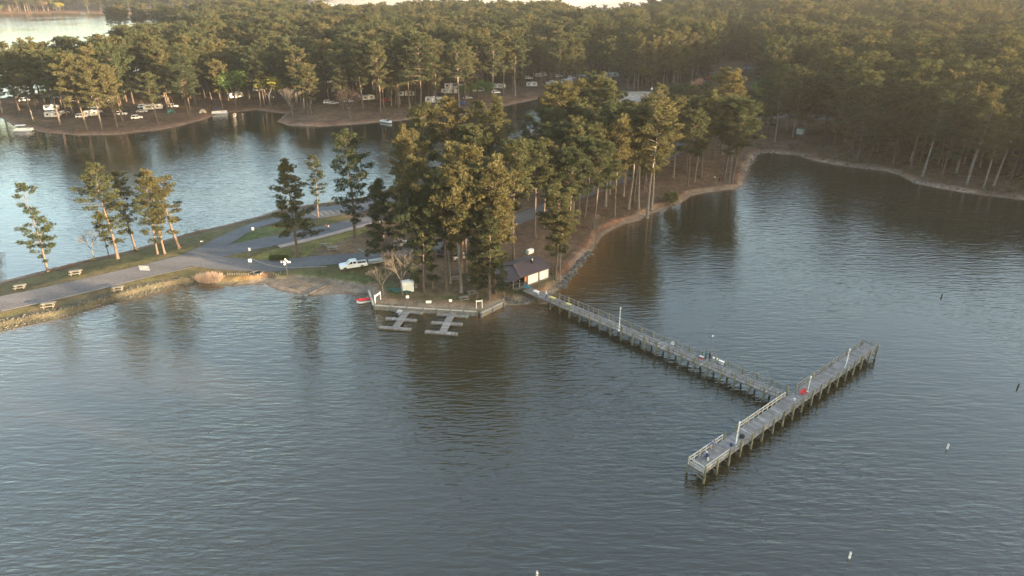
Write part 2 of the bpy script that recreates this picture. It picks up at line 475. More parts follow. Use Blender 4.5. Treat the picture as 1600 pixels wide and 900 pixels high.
def mixc(mask, c, k=1.0):
    k = (mask * k)[:, None]
    C[:] = C * (1 - k) + np.array(c) * k
GR = [(-900, 700), (-900, 560), (0, 441), (400, 340), (520, 330), (560, 345), (570, 380), (640, 412), (720, 425), (760, 440), (830, 445), (850, 470), (745, 492), (575, 480), (330, 460), (0, 540)]
g = in_poly_px(GR).astype(float)
mixc(g, (.088, .086, .036), np.clip(.85 + .35 * n1, 0, 1))
for pts, c, k in (([(340, 425), (560, 424), (600, 440), (560, 452), (400, 440), (300, 440)], (.070, .092, .034), .7),
                  ([(-20, 500), (90, 470), (270, 430), (350, 424), (350, 440), (270, 446), (-20, 512)], (.075, .095, .034), .7),
                  ([(385, 404), (430, 390), (520, 368), (568, 352), (575, 362), (520, 382), (470, 405), (420, 412)], (.17, .155, .045), .75),  # sunlit strip of the island: low sun's gold painted into the grass
                  ([(362, 382), (405, 358), (470, 346), (420, 368), (385, 380)], (.07, .105, .035), .8),
                  ([(490, 390), (560, 370), (600, 380), (590, 405), (500, 405)], (.15, .098, .062), .8),
                  ([(600, 430), (700, 400), (780, 420), (790, 455), (640, 462)], (.115, .085, .055), .7),
                  ([(590, 458), (700, 462), (770, 470), (745, 486), (640, 478)], (.095, .085, .042), .8),
                  ([(835, 425), (880, 425), (868, 452), (845, 455)], (.095, .095, .04), .8)):
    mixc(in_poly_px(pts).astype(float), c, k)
dd = D
# red clay bank and sandy beach by distance to the waterline
clay = np.clip(1 - np.abs(dd - 2.4) / 1.3, 0, 1) * np.clip(.55 + .6 * n2, 0, 1)
mixc(clay * (1 - .9 * inside(P, RIPRAP)), (.21, .095, .055), .8)
beach = np.clip(1 - np.abs(dd - .7) / 1.5, 0, 1)
mixc(beach * (1 - .85 * inside(P, RIPRAP)), (.25, .19, .14), .7)
mixc(np.clip((3.6 - dd) / 2.5, 0, 1) * (dd > .3) * (n1 > -.1) * (P[:, 1] < 260) * ~inside(P, RIPRAP), (.26, .21, .16), .55)
bay = inside(P, SAND_BAY).astype(float)
mixc(bay, (.19, .155, .125), .85)
rb = in_poly_px([(540, 446), (582, 450), (580, 470), (530, 456)]).astype(float)
mixc(rb, (.19, .085, .06), .75)
mixc((inside(P, RIPRAP) & (dd > -.5) & (dd < 4.5)).astype(float), (.070, .066, .046), .9)
mixc(np.clip(-dd / .5, 0, 1), (.20, .11, .055), 1.0)
SANDC = np.array([at(965, 136, 4), at(1035, 138, 4), at(1020, 165, 4), at(985, 168, 4)])
mixc((segdist(P, SANDC) * np.where(inside(P, SANDC), -1, 1) < 2).astype(float), (.36, .31, .25), .9)
wet = np.exp(-((dd) / .35) ** 2)
C[:] = C * (1 - .4 * wet[:, None])

def sheet(name, Z, m):
    ny, nx = len(Y_), len(U_)
    me = bpy.data.meshes.new(name)
    V = np.stack([P[:, 0], P[:, 1], Z], 1).astype(np.float32)
    i = np.arange(ny - 1)[:, None] * nx + np.arange(nx - 1)[None, :]
    Fq = np.stack([i, i + 1, i + 1 + nx, i + nx], -1).reshape(-1, 4)
    me.vertices.add(len(V)); me.vertices.foreach_set('co', V.ravel())
    me.loops.add(Fq.size); me.loops.foreach_set('vertex_index', Fq.ravel().astype(np.int32))
    me.polygons.add(len(Fq)); me.polygons.foreach_set('loop_start', np.arange(0, Fq.size, 4, dtype=np.int32))
    me.polygons.foreach_set('use_smooth', np.ones(len(Fq), bool))
    me.materials.append(m); me.update()
    o = bpy.data.objects.new(name, me); col.objects.link(o)
    return o
gnd = tag(sheet('ground', Hh, M['ground']), kind='structure')
ca = gnd.data.color_attributes.new('Col', 'FLOAT_COLOR', 'POINT')
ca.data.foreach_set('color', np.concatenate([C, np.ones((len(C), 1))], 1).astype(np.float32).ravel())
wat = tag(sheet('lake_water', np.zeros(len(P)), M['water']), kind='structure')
sh = wat.data.attributes.new('shallow', 'FLOAT', 'POINT')
cove = np.clip(1 - np.abs(P[:, 0] - 16) / 30, 0, 1) * (P[:, 1] > 110) * (P[:, 1] < 190)
sh.data.foreach_set('value', (np.clip(np.exp(dd / (1.0 + 4.5 * cove)), 0, 1) * (.38 + .12 * cove)).astype(np.float32))
cal = np.where(inside(P, np.array([at(-900, 420), at(-900, 175), at(0, 172), at(300, 160), at(870, 140), at(870, 180), at(560, 312), at(400, 342), at(0, 442)])), .55, 1.0)
cal = np.where(P[:, 1] > 420, .6, cal)
lee = np.clip((P[:, 1] - 95) / 30, 0, 1) * np.clip((P[:, 0] - 5) / 25, 0, 1) * (P[:, 1] < 300)
cal = cal * (1 - .38 * lee)
sl = wat.data.attributes.new('silt_flare', 'FLOAT', 'POINT'); sl.data.foreach_set('value', (np.clip((12 - P[:, 0]) / 60, 0, 1) * np.clip((150 - P[:, 1]) / 25, 0, 1)).astype(np.float32))  # left water browned for lens flare as well as mud, fading right and away
ck = wat.data.attributes.new('calm', 'FLOAT', 'POINT'); ck.data.foreach_set('value', cal.astype(np.float32))

# ------------------------------------------------------------------ roads, paths
ROADS = []
def resample(pts, step):
    out = [np.array(pts[0], float)]
    for a, b in zip(pts[:-1], pts[1:]):
        a, b = np.array(a, float), np.array(b, float)
        n = max(1, int(np.linalg.norm(b - a) / step))
        out += [a + (b - a) * (i + 1) / n for i in range(n)]
    return np.array(out)
def smooth_line(pts, step=1.5):
    q = resample(pts, step)
    for _ in range(6):
        q[1:-1] = (q[:-2] + q[1:-1] * 2 + q[2:]) / 4
    return q
def strip(name, px, w, m, lift, kind='structure', wpts=None):
    q = smooth_line(wpts if wpts is not None else [at(x, y, 1.6) for x, y in px])
    d = np.gradient(q, axis=0); d /= np.linalg.norm(d, axis=1)[:, None]
    nrm = np.stack([-d[:, 1], d[:, 0]], 1)
    K = 9
    rows = []
    jit = wob(q[:, 0], q[:, 1], 2.5, 1) * (.18 if w > 3 else .02)
    for k in range(K):
        o = (k / (K - 1) - .5) * (w + 2 * jit)
        rows.append(q + nrm * o[:, None])
    A = np.stack(rows, 1)
    z = height(A.reshape(-1, 2)) + lift
    mb = MB(); n = len(q)
    mb.v = [(p[0], p[1], zz) for p, zz in zip(A.reshape(-1, 2), z)]
    for i in range(n - 1):
        for k in range(K - 1):
            mb.f.append((i * K + k, i * K + k + 1, (i + 1) * K + k + 1, (i + 1) * K + k)[::-1]); mb.m.append(0); mb.t.append(1)
    o = mb.build(name, m, smooth=True); tag(o, kind=kind)
    if lift < .2: ROADS.append((q, w / 2))
    return q, nrm
strip('road', [(-900, 668), (-300, 532), (0, 474), (90, 455), (200, 430), (262, 414), (310, 403), (345, 394), (385, 386), (430, 377), (480, 367), (520, 358), (560, 349), (620, 338), (700, 332)], 6.6, 'asphalt', .055)
strip('road', [(300, 406), (345, 410), (375, 413), (420, 413), (500, 408), (560, 404), (610, 398), (660, 388), (700, 378), (740, 368), (790, 352), (830, 335), (880, 315), (960, 285), (1045, 243), (1085, 213), (1140, 196), (1200, 184), (1240, 181), (1300, 189), (1400, 200)], 5.4, 'asphalt', .075)
strip('road', [(300, 401), (340, 384), (372, 364), (402, 350), (440, 341), (480, 335)], 5.2, 'asphalt', .095)
strip('sidewalk', [(436, 387), (470, 379), (520, 367), (560, 355), (600, 348)], 1.9, 'sidewalk', .11)
strip('path', [(392, 404), (410, 411), (440, 416), (480, 417), (510, 417)], .5, 'concrete', .12)
strip('path', [(560, 391), (575, 396), (585, 401)], .8, 'concrete', .12)
strip('path', [(0, 483), (90, 464), (200, 438), (262, 424), (310, 414)], .35, 'concrete', .10)
def area(name, px, m, lift, step=2.0, z0=1.6):
    poly = [at(x, y, z0) for x, y in px]
    pa = np.array(poly)
    bm = bmesh.new()
    vs = [bm.verts.new((x, y, 0)) for x, y in resample(poly + [poly[0]], step)[:-1]]
    f = bm.faces.new(vs)
    bmesh.ops.triangulate(bm, faces=bm.faces[:])
    for _ in range(3):
        long_ = [e for e in bm.edges if e.calc_length() > step * 1.6]
        if not long_: break
        bmesh.ops.subdivide_edges(bm, edges=long_, cuts=1)
        bmesh.ops.triangulate(bm, faces=bm.faces[:])
    xy = np.array([(v.co.x, v.co.y) for v in bm.verts])
    zz = height(xy) + lift
    for v, z in zip(bm.verts, zz): v.co.z = z
    bmesh.ops.recalc_face_normals(bm, faces=bm.faces[:])
    me = bpy.data.meshes.new(name); bm.to_mesh(me); bm.free(); me.materials.append(M[m])
    o = bpy.data.objects.new(name, me); col.objects.link(o); tag(o, kind='structure')
    ROADS.append((pa, None))
    return o
area('parking_lot', [(430, 347), (466, 326), (530, 319), (600, 306), (640, 300), (660, 312), (560, 333), (500, 343)], 'asphalt', .13)
area('parking_lot', [(1040, 141), (1085, 122), (1125, 122), (1160, 128), (1150, 139), (1095, 140)], 'asphalt', .12, 4, 5)
strip('road', None, 7, 'asphalt', .10, wpts=[at(1110, 106, 5), at(1150, 103, 5), at(1200, 97, 5)])
# painted lines in the car park and the crossing stripes
def stripes(name, label, rows, w, lift):
    mb = MB()
    for (a, b) in rows:
        p, q = at(*a, 1.6), at(*b, 1.6)
        mb_pts = resample([p, q], 1.2)
        d = np.array(q) - np.array(p); d /= np.linalg.norm(d); nn = np.array([-d[1], d[0]]) * w / 2
        for i in range(len(mb_pts) - 1):
            qd = [mb_pts[i] - nn, mb_pts[i] + nn, mb_pts[i + 1] + nn, mb_pts[i + 1] - nn]
            mb.face([(x, y, hz(x, y) + lift) for x, y in qd][::-1])
    return tag(mb.build(name, 'line'), kind='structure')
stripes('road_marking', None, [((218 + i * 3.1, 416.5), (220.5 + i * 3.1, 422.5)) for i in range(5)], .38, .085)
stripes('parking_line', None, [((486 + i * 9, 333 - i * 1.3), (496 + i * 9, 340 - i * 1.5)) for i in range(8)], .14, .15)

# ------------------------------------------------------------------ trees: prototypes
def leaf_tris(Pc, Dr, L_, W_, rng):
    rv = rng.normal(size=Pc.shape); S = np.cross(Dr, rv); S /= np.linalg.norm(S, axis=1)[:, None] + 1e-9
    a = Pc - S * W_[:, None]; b = Pc + S * W_[:, None]; c = Pc + Dr * L_[:, None]
    return np.stack([a, b, c], 1).reshape(-1, 3)
def mesh_tris(name, V, mats, tint, smooth=False):
    me = bpy.data.meshes.new(name); n = len(V) // 3
    me.vertices.add(len(V)); me.vertices.foreach_set('co', V.astype(np.float32).ravel())
    me.loops.add(n * 3); me.loops.foreach_set('vertex_index', np.arange(n * 3, dtype=np.int32))
    me.polygons.add(n); me.polygons.foreach_set('loop_start', np.arange(0, n * 3, 3, dtype=np.int32))
    a = me.attributes.new('tint', 'FLOAT', 'FACE'); a.data.foreach_set('value', tint.astype(np.float32))
    me.materials.append(M[mats]); me.update()
    return me
def pine(seed, h=24, cs=.45, rmax=4.2, limbs=46, style='full', tufts=26, tris=5, foliage_mat='needles', bark='bark', wid=.085, lean=.0):
    rnd = random.Random(seed); rng = np.random.default_rng(seed)
    wood = MB()
    bend = (rnd.uniform(-1, 1) * .5 + lean, rnd.uniform(-1, 1) * .5)
    def trunk_at(t): return Vector((bend[0] * math.sin(t * 2.2) + .18 * math.sin(t * 7 + seed), bend[1] * math.sin(t * 2.6) + .15 * math.sin(t * 6), h * t))
    r0 = h * .0125 + .04
    ts = [0, .012, .05, .15, .3, .45, .6, .75, .88, 1.0]
    wood.tube([trunk_at(t) for t in ts], [r0 * 1.5, r0 * 1.2] + [max(r0 * (1 - .93 * t), .03) for t in ts[2:]], 7)
    PC, DR, LL, WW, TT = [], [], [], [], []
    def clump(c, r, k=1.0):
        n = int(tufts * k * (r / 1.0) ** 1.5) + 6
        q = rng.normal(size=(n, 3)); q /= np.linalg.norm(q, axis=1)[:, None]
        q *= rng.uniform(.35, 1, (n, 1)) ** .5
        q[:, 2] = q[:, 2] * .5 + .06
        base = np.array(c) + q * r
        tin = rng.uniform(.72, 1.28)
        for _ in range(tris):
            d = q * 1.0 + rng.normal(size=(n, 3)) * .75 + np.array([0, 0, .45]); d /= np.linalg.norm(d, axis=1)[:, None]
            PC.append(base + rng.normal(size=(n, 3)) * .06); DR.append(d)
            LL.append(rng.uniform(.32, .58, n)); WW.append(rng.uniform(wid * .7, wid * 1.3, n)); TT.append(tin * rng.uniform(.8, 1.2, n))
    ang = rnd.uniform(0, 6.28)
    gaps = [rnd.uniform(0, 6.28) for _ in range(3)]
    for i in range(limbs):
        t = cs + (1 - cs) * (max(i + rnd.uniform(-.3, .5), 0) / limbs) ** .92
        t = min(max(t, cs * .95), .995)
        u = (t - cs) / (1 - cs)
        ang += 2.4 + rnd.uniform(-.5, .5)
        if style == 'full': prof = (math.sin(min(u * 1.15 + .22, 1) * math.pi * .5) if u < .55 else (1 - (max(u - .55, 0) / .5) ** 1.7)) 
        elif style == 'cone': prof = max(1 - u, 0) ** .75 * .95 + .12
        elif style == 'round': prof = math.sqrt(max(1 - (u * 1.6 - .62) ** 2 / 1.05, .02))
        else: prof = .55 + .45 * math.sin(u * 9 + seed) * (1 - u) if u < .8 else .6 * (1 - u) / .2 + .15
        L0 = rmax * max(prof, .12) * rnd.uniform(.62, 1.12)
        if style in ('full', 'cone'):
            L0 *= .62 + .50 * abs(math.sin(u * 9.5 + seed))
            if rnd.random() < .12: continue
        if style == 'sparse' and rnd.random() < .28: continue
        if u < .18 and rnd.random() < .35: continue
        el = (-.10 + .75 * u + rnd.uniform(-.15, .18))
        p = trunk_at(t); d = Vector((math.cos(ang) * math.cos(el), math.sin(ang) * math.cos(el), math.sin(el)))
        mid = p + d * L0 * .55 + Vector((0, 0, .06 * L0)); end = p + d * L0 + Vector((0, 0, .12 * L0))
        wood.tube([p, mid, end], [max(.028, .018 * L0 + .02), .03, .012], 3, cap=False)
        k = max(2, int(L0 / .95))
        for j in range(k):
            f = 1 - j * (.62 / k) - rnd.uniform(0, .08)
            q = p.lerp(end, f); sd = Vector((-d.y, d.x, 0)) * rnd.uniform(-1, 1) * (.28 * L0 + .2) * (1.15 - f * .6)
            c = q + sd + Vector((0, 0, rnd.uniform(-.1, .35)))
            if j and rnd.random() < .6: wood.tube([p.lerp(end, f * .75), c], [.022, .01], 3, cap=False)
            clump(c, rnd.uniform(.55, 1.0) * (1.0 if u < .85 else .75))
    top = trunk_at(1.0); clump(top + Vector((0, 0, -.2)), .6); clump(top + Vector((rnd.uniform(-.5, .5), rnd.uniform(-.5, .5), -.9)), .9)
    for _ in range(rnd.randint(3, 8)):    # dead stubs under the crown
        t = rnd.uniform(cs * .45, cs); a = rnd.uniform(0, 6.28); p = trunk_at(t); e = p + Vector((math.cos(a), math.sin(a), .15)) * rnd.uniform(.5, 1.6)
        wood.tube([p, e], [.03, .01], 3, cap=False)
    PC = np.concatenate(PC); DR = np.concatenate(DR); LL = np.concatenate(LL); WW = np.concatenate(WW); TT = np.concatenate(TT)
    crown = mesh_tris('crown', leaf_tris(PC, DR, LL, WW, rng), foliage_mat, TT)
    return wood.mesh('trunk', bark, smooth=True), crown
def broadleaf(seed, h=12, spread=.9, leaves=None, dens=1.0, levels=5, bark='dead_wood', leaf=.22, first=.28, forks=3):
    rnd = random.Random(seed); rng = np.random.default_rng(seed)
    wood = MB(); tips = []
    def grow(p, d, L, r, lev):
        q = p + d * L
        m = p.lerp(q, .5) + Vector((rnd.uniform(-1, 1), rnd.uniform(-1, 1), rnd.uniform(-.3, .3))) * L * .07
        wood.tube([p, m, q], [r, r * .85, r * .68], 6 if lev < 2 else 3, cap=False)
        if lev >= 2: tips.append((m, L))
        if lev >= levels: tips.append((q, L)); return
        n = forks if lev else forks + 1
        for i in range(n):
            a = 2 * math.pi * (i + rnd.random() * .7) / n; tilt = rnd.uniform(.35, .8) * spread if i or lev == 0 else .15
            ax = d.orthogonal().normalized(); ax = Matrix.Rotation(a, 3, d) @ ax
            nd = (d * math.cos(tilt) + ax * math.sin(tilt) + Vector((0, 0, .12))).normalized()
            grow(q if (i or lev) else q, nd, L * rnd.uniform(.62, .82), r * .62, lev + 1)
    grow(Vector((0, 0, 0)), Vector((rnd.uniform(-.06, .06), rnd.uniform(-.06, .06), 1)).normalized(), h * first, h * .014 + .03, 0)
    tm = wood.mesh('trunk', bark, smooth=True)
    if not leaves: return tm, None
    PC, DR, LL, WW, TT = [], [], [], [], []
    for q, L in tips:
        n = max(2, int(rnd.uniform(5, 12) * dens)); tin = rnd.uniform(.75, 1.25)
        b = np.array(q) + rng.normal(size=(n, 3)) * (.32 + .25 * L)
        d = rng.normal(size=(n, 3)); d /= np.linalg.norm(d, axis=1)[:, None]
        PC.append(b); DR.append(d); LL.append(rng.uniform(.8, 1.3, n) * leaf * 1.6); WW.append(rng.uniform(.6, 1.2, n) * leaf * .7); TT.append(tin * rng.uniform(.8, 1.2, n))
    PC = np.concatenate(PC); DR = np.concatenate(DR); LL = np.concatenate(LL); WW = np.concatenate(WW); TT = np.concatenate(TT)
    return tm, mesh_tris('crown', leaf_tris(PC, DR, LL, WW, rng), leaves, TT)

PINE_N = [pine(11, 24, .36, 5.2, 66, wid=.07, tris=6), pine(12, 24, .44, 5.0, 58, wid=.07, tris=6), pine(13, 24, .30, 5.0, 68, wid=.07, tris=6), pine(14, 24, .50, 6.2, 54, 'round', wid=.07, tris=6),
          pine(15, 24, .42, 4.6, 60, 'full', bark='pale_bark', wid=.07, tris=6), pine(16, 24, .46, 5.6, 58, 'round', foliage_mat='needles_dark', wid=.07, tris=6),
          pine(17, 24, .52, 5.2, 48, 'round', bark='pale_bark', wid=.07, tris=6)]
PINE_TALL = [pine(21, 24, .20, 5.2, 60, 'cone', wid=.07, tris=6), pine(22, 24, .12, 4.8, 66, 'cone', foliage_mat='needles_dark', wid=.07, tris=6), pine(23, 24, .22, 5.0, 60, 'sparse', tufts=26, wid=.07),
             pine(24, 24, .12, 5.4, 58, 'sparse', tufts=26, wid=.07), pine(25, 24, .15, 5.0, 62, 'full', tufts=22, wid=.07)]
WOOD = [pine(36, 24, .16, 7.0, 56, 'full', tufts=20, tris=4, wid=.12), pine(37, 24, .22, 7.6, 52, 'round', tufts=20, tris=4, wid=.12, foliage_mat='needles_dark'), pine(38, 24, .26, 6.6, 50, 'full', tufts=20, tris=4, wid=.12, bark='pale_bark')]
FOREST = [pine(31, 24, .36, 7.2, 52, 'round', tufts=20, tris=4, wid=.13), pine(32, 24, .34, 6.6, 50, 'full', tufts=20, tris=4, wid=.13, foliage_mat='needles_dark'),
          pine(33, 24, .42, 7.0, 46, 'round', tufts=20, tris=4, wid=.13, bark='pale_bark'), pine(34, 24, .40, 7.4, 50, 'round', tufts=20, tris=4, wid=.13, foliage_mat='needles_dark'),
          pine(35, 24, .40, 6.2, 46, 'full', tufts=20, tris=4, wid=.13)]
BARE = [broadleaf(41, 11, levels=5), broadleaf(42, 9, levels=5), broadleaf(43, 13, levels=5, first=.35)]
SPRING = [broadleaf(51, 15, leaves='spring', levels=4, dens=1.5, leaf=.3), broadleaf(52, 15, leaves='leaf_green', levels=4, dens=2.2, leaf=.3, bark='bark'), broadleaf(53, 15, leaves='spring', levels=4, dens=.6, leaf=.3)]
PINK = broadleaf(61, 11, leaves='pink', levels=4, dens=3, leaf=.3, spread=1.1)
BUDS = broadleaf(62, 14, leaves='redbud', levels=4, dens=.7, leaf=.22)
SHRUB = broadleaf(63, 5, leaves='shrub', levels=4, dens=1.2, leaf=.16, first=.15, spread=1.2)
roots = {}
def tree(proto, label, x, y, scale, rz=None, group=None, name='pine_tree', cat='pine tree', zs=1.0, tilt=(0, 0), z=None):
    tm, cm = proto
    o = bpy.data.objects.new(name, None); col.objects.link(o); o.empty_display_size = .5
    o.location = (x, y, (hz(x, y) if z is None else z) - .08)
    o.rotation_euler = (tilt[0], tilt[1], random.uniform(0, 6.28) if rz is None else rz)
    o.scale = (scale, scale, scale * zs)
    tag(o, label, cat, group)
    t = bpy.data.objects.new('trunk', tm); col.objects.link(t); t.parent = o
    if cm:
        c = bpy.data.objects.new('crown', cm); col.objects.link(c); c.parent = o
    return o
random.seed(5)
TREES = []     # (x, y) of everything planted by hand
def by_base(px, py, top_py, proto, label, **k):
    x, y, z = ground(px, py)
    # height from the row of the top
    lo, hi = 1.0, 45.0
    for _ in range(30):
        m_ = (lo + hi) / 2
        if project(x, y, z + m_)[1] > top_py: lo = m_
        else: hi = m_
    H_ = k.pop('H', 24.0)
    s = lo / H_
    w = k.pop('w', 1.0)
    TREES.append((x, y))
    return tree(proto, label, x, y, s * w, zs=1 / w, **k)
def by_top(px, py, h, proto, label, **k):
    z = 1.7
    for _ in range(4):
        x, y = at(px, py, z + h); z = hz(x, y)
    H_ = k.pop('H', 24.0); w = k.pop('w', 1.0)
    TREES.append((x, y))
    return tree(proto, label, x, y, h / H_ * w, zs=1 / w, **k)
#--TREES--
CLEAR_PX = [  # (x0,y0,x1,y1): seen through a gap between the trees; base row y1
    (66, 160, 100, 186), (120, 170, 172, 186), (205, 160, 256, 182), (330, 166, 352, 182), (498, 120, 520, 134), (505, 150, 530, 165), (562, 144, 586, 160),
    (684, 134, 722, 150), (766, 128, 800, 142), (822, 124, 842, 138), (872, 116, 900, 132), (910, 104, 970, 128), (590, 134, 600, 144),
    (1120, 92, 1180, 106), (1220, 176, 1300, 190), (1240, 200, 1258, 212), (1036, 226, 1052, 256),
    (812, 326, 840, 352), (222, 110, 230, 122), (740, 110, 752, 130), (1105, 110, 1130, 124)]
# the causeway, left to right
by_base(-8, 408, 330, PINE_TALL[3], 'pine at the edge of the picture, only branch tips showing over the lagoon', w=.9)
by_base(76, 424, 290, PINE_TALL[3], 'narrow sparse pine alone at the left end of the causeway beach', rz=1.0, w=.95)
by_base(147, 401, 352, BARE[1], 'small leafless tree on the causeway shore between two pines', name='bare_tree', cat='bare tree', H=9.5)
by_base(170, 402, 330, PINE_TALL[2], 'thin short pine just left of the broad causeway pine', w=.8)
by_base(184, 404, 258, PINE_TALL[4], 'broad full pine on the causeway with yellow lit top', rz=.5, w=1.15)
by_base(213, 391, 268, PINE_TALL[2], 'slim pine right behind the broad causeway pine', rz=2.0, w=1.0)
by_base(246, 397, 272, PINE_TALL[4], 'forked causeway pine leaning left over the grass', rz=4.0, tilt=(0, -.04), w=.95)
by_base(258, 396, 266, PINE_TALL[2], 'tall pale trunked causeway pine with flat golden top', rz=1.2)
by_base(279, 388, 276, PINE_TALL[2], 'dark open branched pine, last of the causeway group towards the fork', rz=3.0, w=1.5)
by_base(467, 402, 254, PINE_TALL[0], 'large full pine on the grass island between the two roads', rz=2.2, w=1.15)
by_base(498, 340, 243, PINE_TALL[2], 'dark thin pine beside the striped parking bays', rz=.3)
by_base(554, 372, 207, PINE_TALL[4], 'tallest full pine at the tip of the grove by the sidewalk', rz=5.1, w=1.05)
by_base(603, 412, 282, PINE_TALL[1], 'dense dark pine standing behind the white pickup trailer', rz=2.8, w=1.25)
# trees of the grove whose tops stand out
G = 'pines of the grove on the point'
for i, (px, py, h, pr, lab) in enumerate((
    (583, 288, 15, PINE_TALL[2], 'short yellowish pine behind the sidewalk at the lagoon edge'),
    (627, 205, 26, PINE_TALL[0], 'lit pine with stepped crown against the lagoon, left edge of the grove'),
    (662, 162, 27, PINE_N[2], 'broad topped golden pine at the back left of the grove'),
    (703, 159, 27, PINE_N[0], 'golden pine left of the narrow water gap in the grove'),
    (745, 160, 27, PINE_TALL[4], 'narrow golden pine, right of the water gap at the back'),
    (777, 158, 28, PINE_TALL[0], 'tall layered golden pine beside the lagoon end'),
    (826, 182, 23, PINE_TALL[4], 'slender pine with small lit head against the lagoon end'),
    (652, 254, 25, PINE_N[0], 'golden headed pine in the middle left of the grove'),
    (690, 270, 24, PINE_N[1], 'pine with thin lit top in front of the water gap'),
    (716, 236, 26, PINE_N[3], 'flat crowned golden pine in the centre of the grove'),
    (738, 262, 25, PINE_N[2], 'full golden pine just left of the big lit crown'),
    (802, 224, 26, PINE_N[1], 'pine with level golden tiers right of the grove centre'),
    (640, 300, 20, PINE_N[4], 'green pine in the left front of the grove above the small shed'),
    (655, 330, 17, PINE_TALL[1], 'short dark pine beside the service road bend'),
    (705, 345, 10, PINE_TALL[1], 'small green pine by the road under the grove'))):
    by_top(px, py, h, pr, lab)
by_base(771, 452, 252, PINE_N[0], 'widest golden crown in the grove, above the service road', w=1.05)
by_base(765, 468, 330, PINE_TALL[1], 'bushy green pine with golden upper twigs close to the boathouse roof', w=1.2)
by_base(745, 465, 372, PINE_TALL[4], 'smaller bushy pine left of the boathouse', w=1.1)
by_base(774, 458, 308, PINE_N[2], 'golden lower pine in front of the widest golden crown', w=1.15)
by_base(721, 456, 262, PINE_N[4], 'pale stemmed pine rooted above the right floating dock')
by_base(677, 450, 300, PINE_N[1], 'bare stemmed pine rooted above the left floating dock')
by_base(704, 442, 318, PINE_N[4], 'thin pale stemmed pine between the lawn signs and the service road')
by_base(730, 432, 300, PINE_N[5], 'dark shaded pine below the flat golden crown')
by_base(868, 438, 290, PINE_N[2], 'brightly lit golden pine standing beside the boathouse', rz=3.9, w=1.1)
by_base(874, 440, 335, PINE_N[4], 'thin pine growing beside the brightly lit boathouse pine', w=.8)
by_base(836, 372, 232, PINE_N[5], 'shaded green pine behind the boathouse road', w=1.0)
by_base(905, 350, 215, PINE_N[1], 'tall green pine with lit lower tiers above the cove beach')
by_base(890, 372, 240, PINE_N[5], 'dark pine between the cove beach and the road')
for i, (px, py, tp, k) in enumerate(((945, 322, 165, 4), (983, 327, 178, 6), (997, 326, 172, 6), (1010, 341, 172, 4), (1016, 329, 165, 6))):
    by_base(px, py, tp, PINE_N[k], ('first', 'second', 'third', 'fourth', 'fifth')[i] + ' of five bare stemmed pines above the red cove bank, from the left', w=1.1)
for px, py, h, pr, lab in (
    (876, 136, 27, PINE_N[3], 'round headed pine at the back of the point by the lagoon end'),
    (905, 130, 26, PINE_N[0], 'full crown beside the round headed pine on the point'),
    (932, 120, 27, PINE_N[3], 'highest crown at the back of the point'),
    (953, 131, 27, PINE_N[0], 'golden topped pine beside the highest crown on the point'),
    (1033, 134, 27, PINE_TALL[4], 'pointed crown in front of the sandy clearing'),
    (1142, 114, 27, PINE_N[3], 'single rounded pine right of the pink tree'),
    (1110, 148, 25, PINE_N[0], 'wide crown below the pink tree'),
    (1160, 175, 24, PINE_N[3], 'rounded crown at the right end of the point')):
    by_top(px, py, h, pr, lab, w=1.05)
by_base(1140, 287, 200, PINE_N[6], 'pale stemmed pine near the two walkers on the cove point', w=.95)
by_base(1085, 285, 190, PINE_N[4], 'pale stemmed pine right of the green cove bush', w=.95)
by_base(931, 388, 330, BARE[0], 'grey leafless tree leaning over the cove waterline', name='bare_tree', cat='bare tree', H=11, w=.8)
by_base(1046, 321, 282, SHRUB, 'green leafing bush on the cove bank', name='shrub', cat='bush', H=5)
by_base(599, 461, 405, BARE[1], 'low leafless tree behind the white frame left of the docks', name='bare_tree', cat='bare tree', H=9.5, w=1.2)
by_base(629, 461, 372, BARE[0], 'tall leafless tree beside the pale blue shed', name='bare_tree', cat='bare tree', H=11, w=.95)
by_base(613, 421, 372, BARE[2], 'leafless tree between the pickup trailer and the shed', name='bare_tree', cat='bare tree', H=13)
by_base(700, 235, 190, BUDS, 'reddish budding tree at the lagoon edge behind the grove', name='budding_tree', cat='tree', H=14)
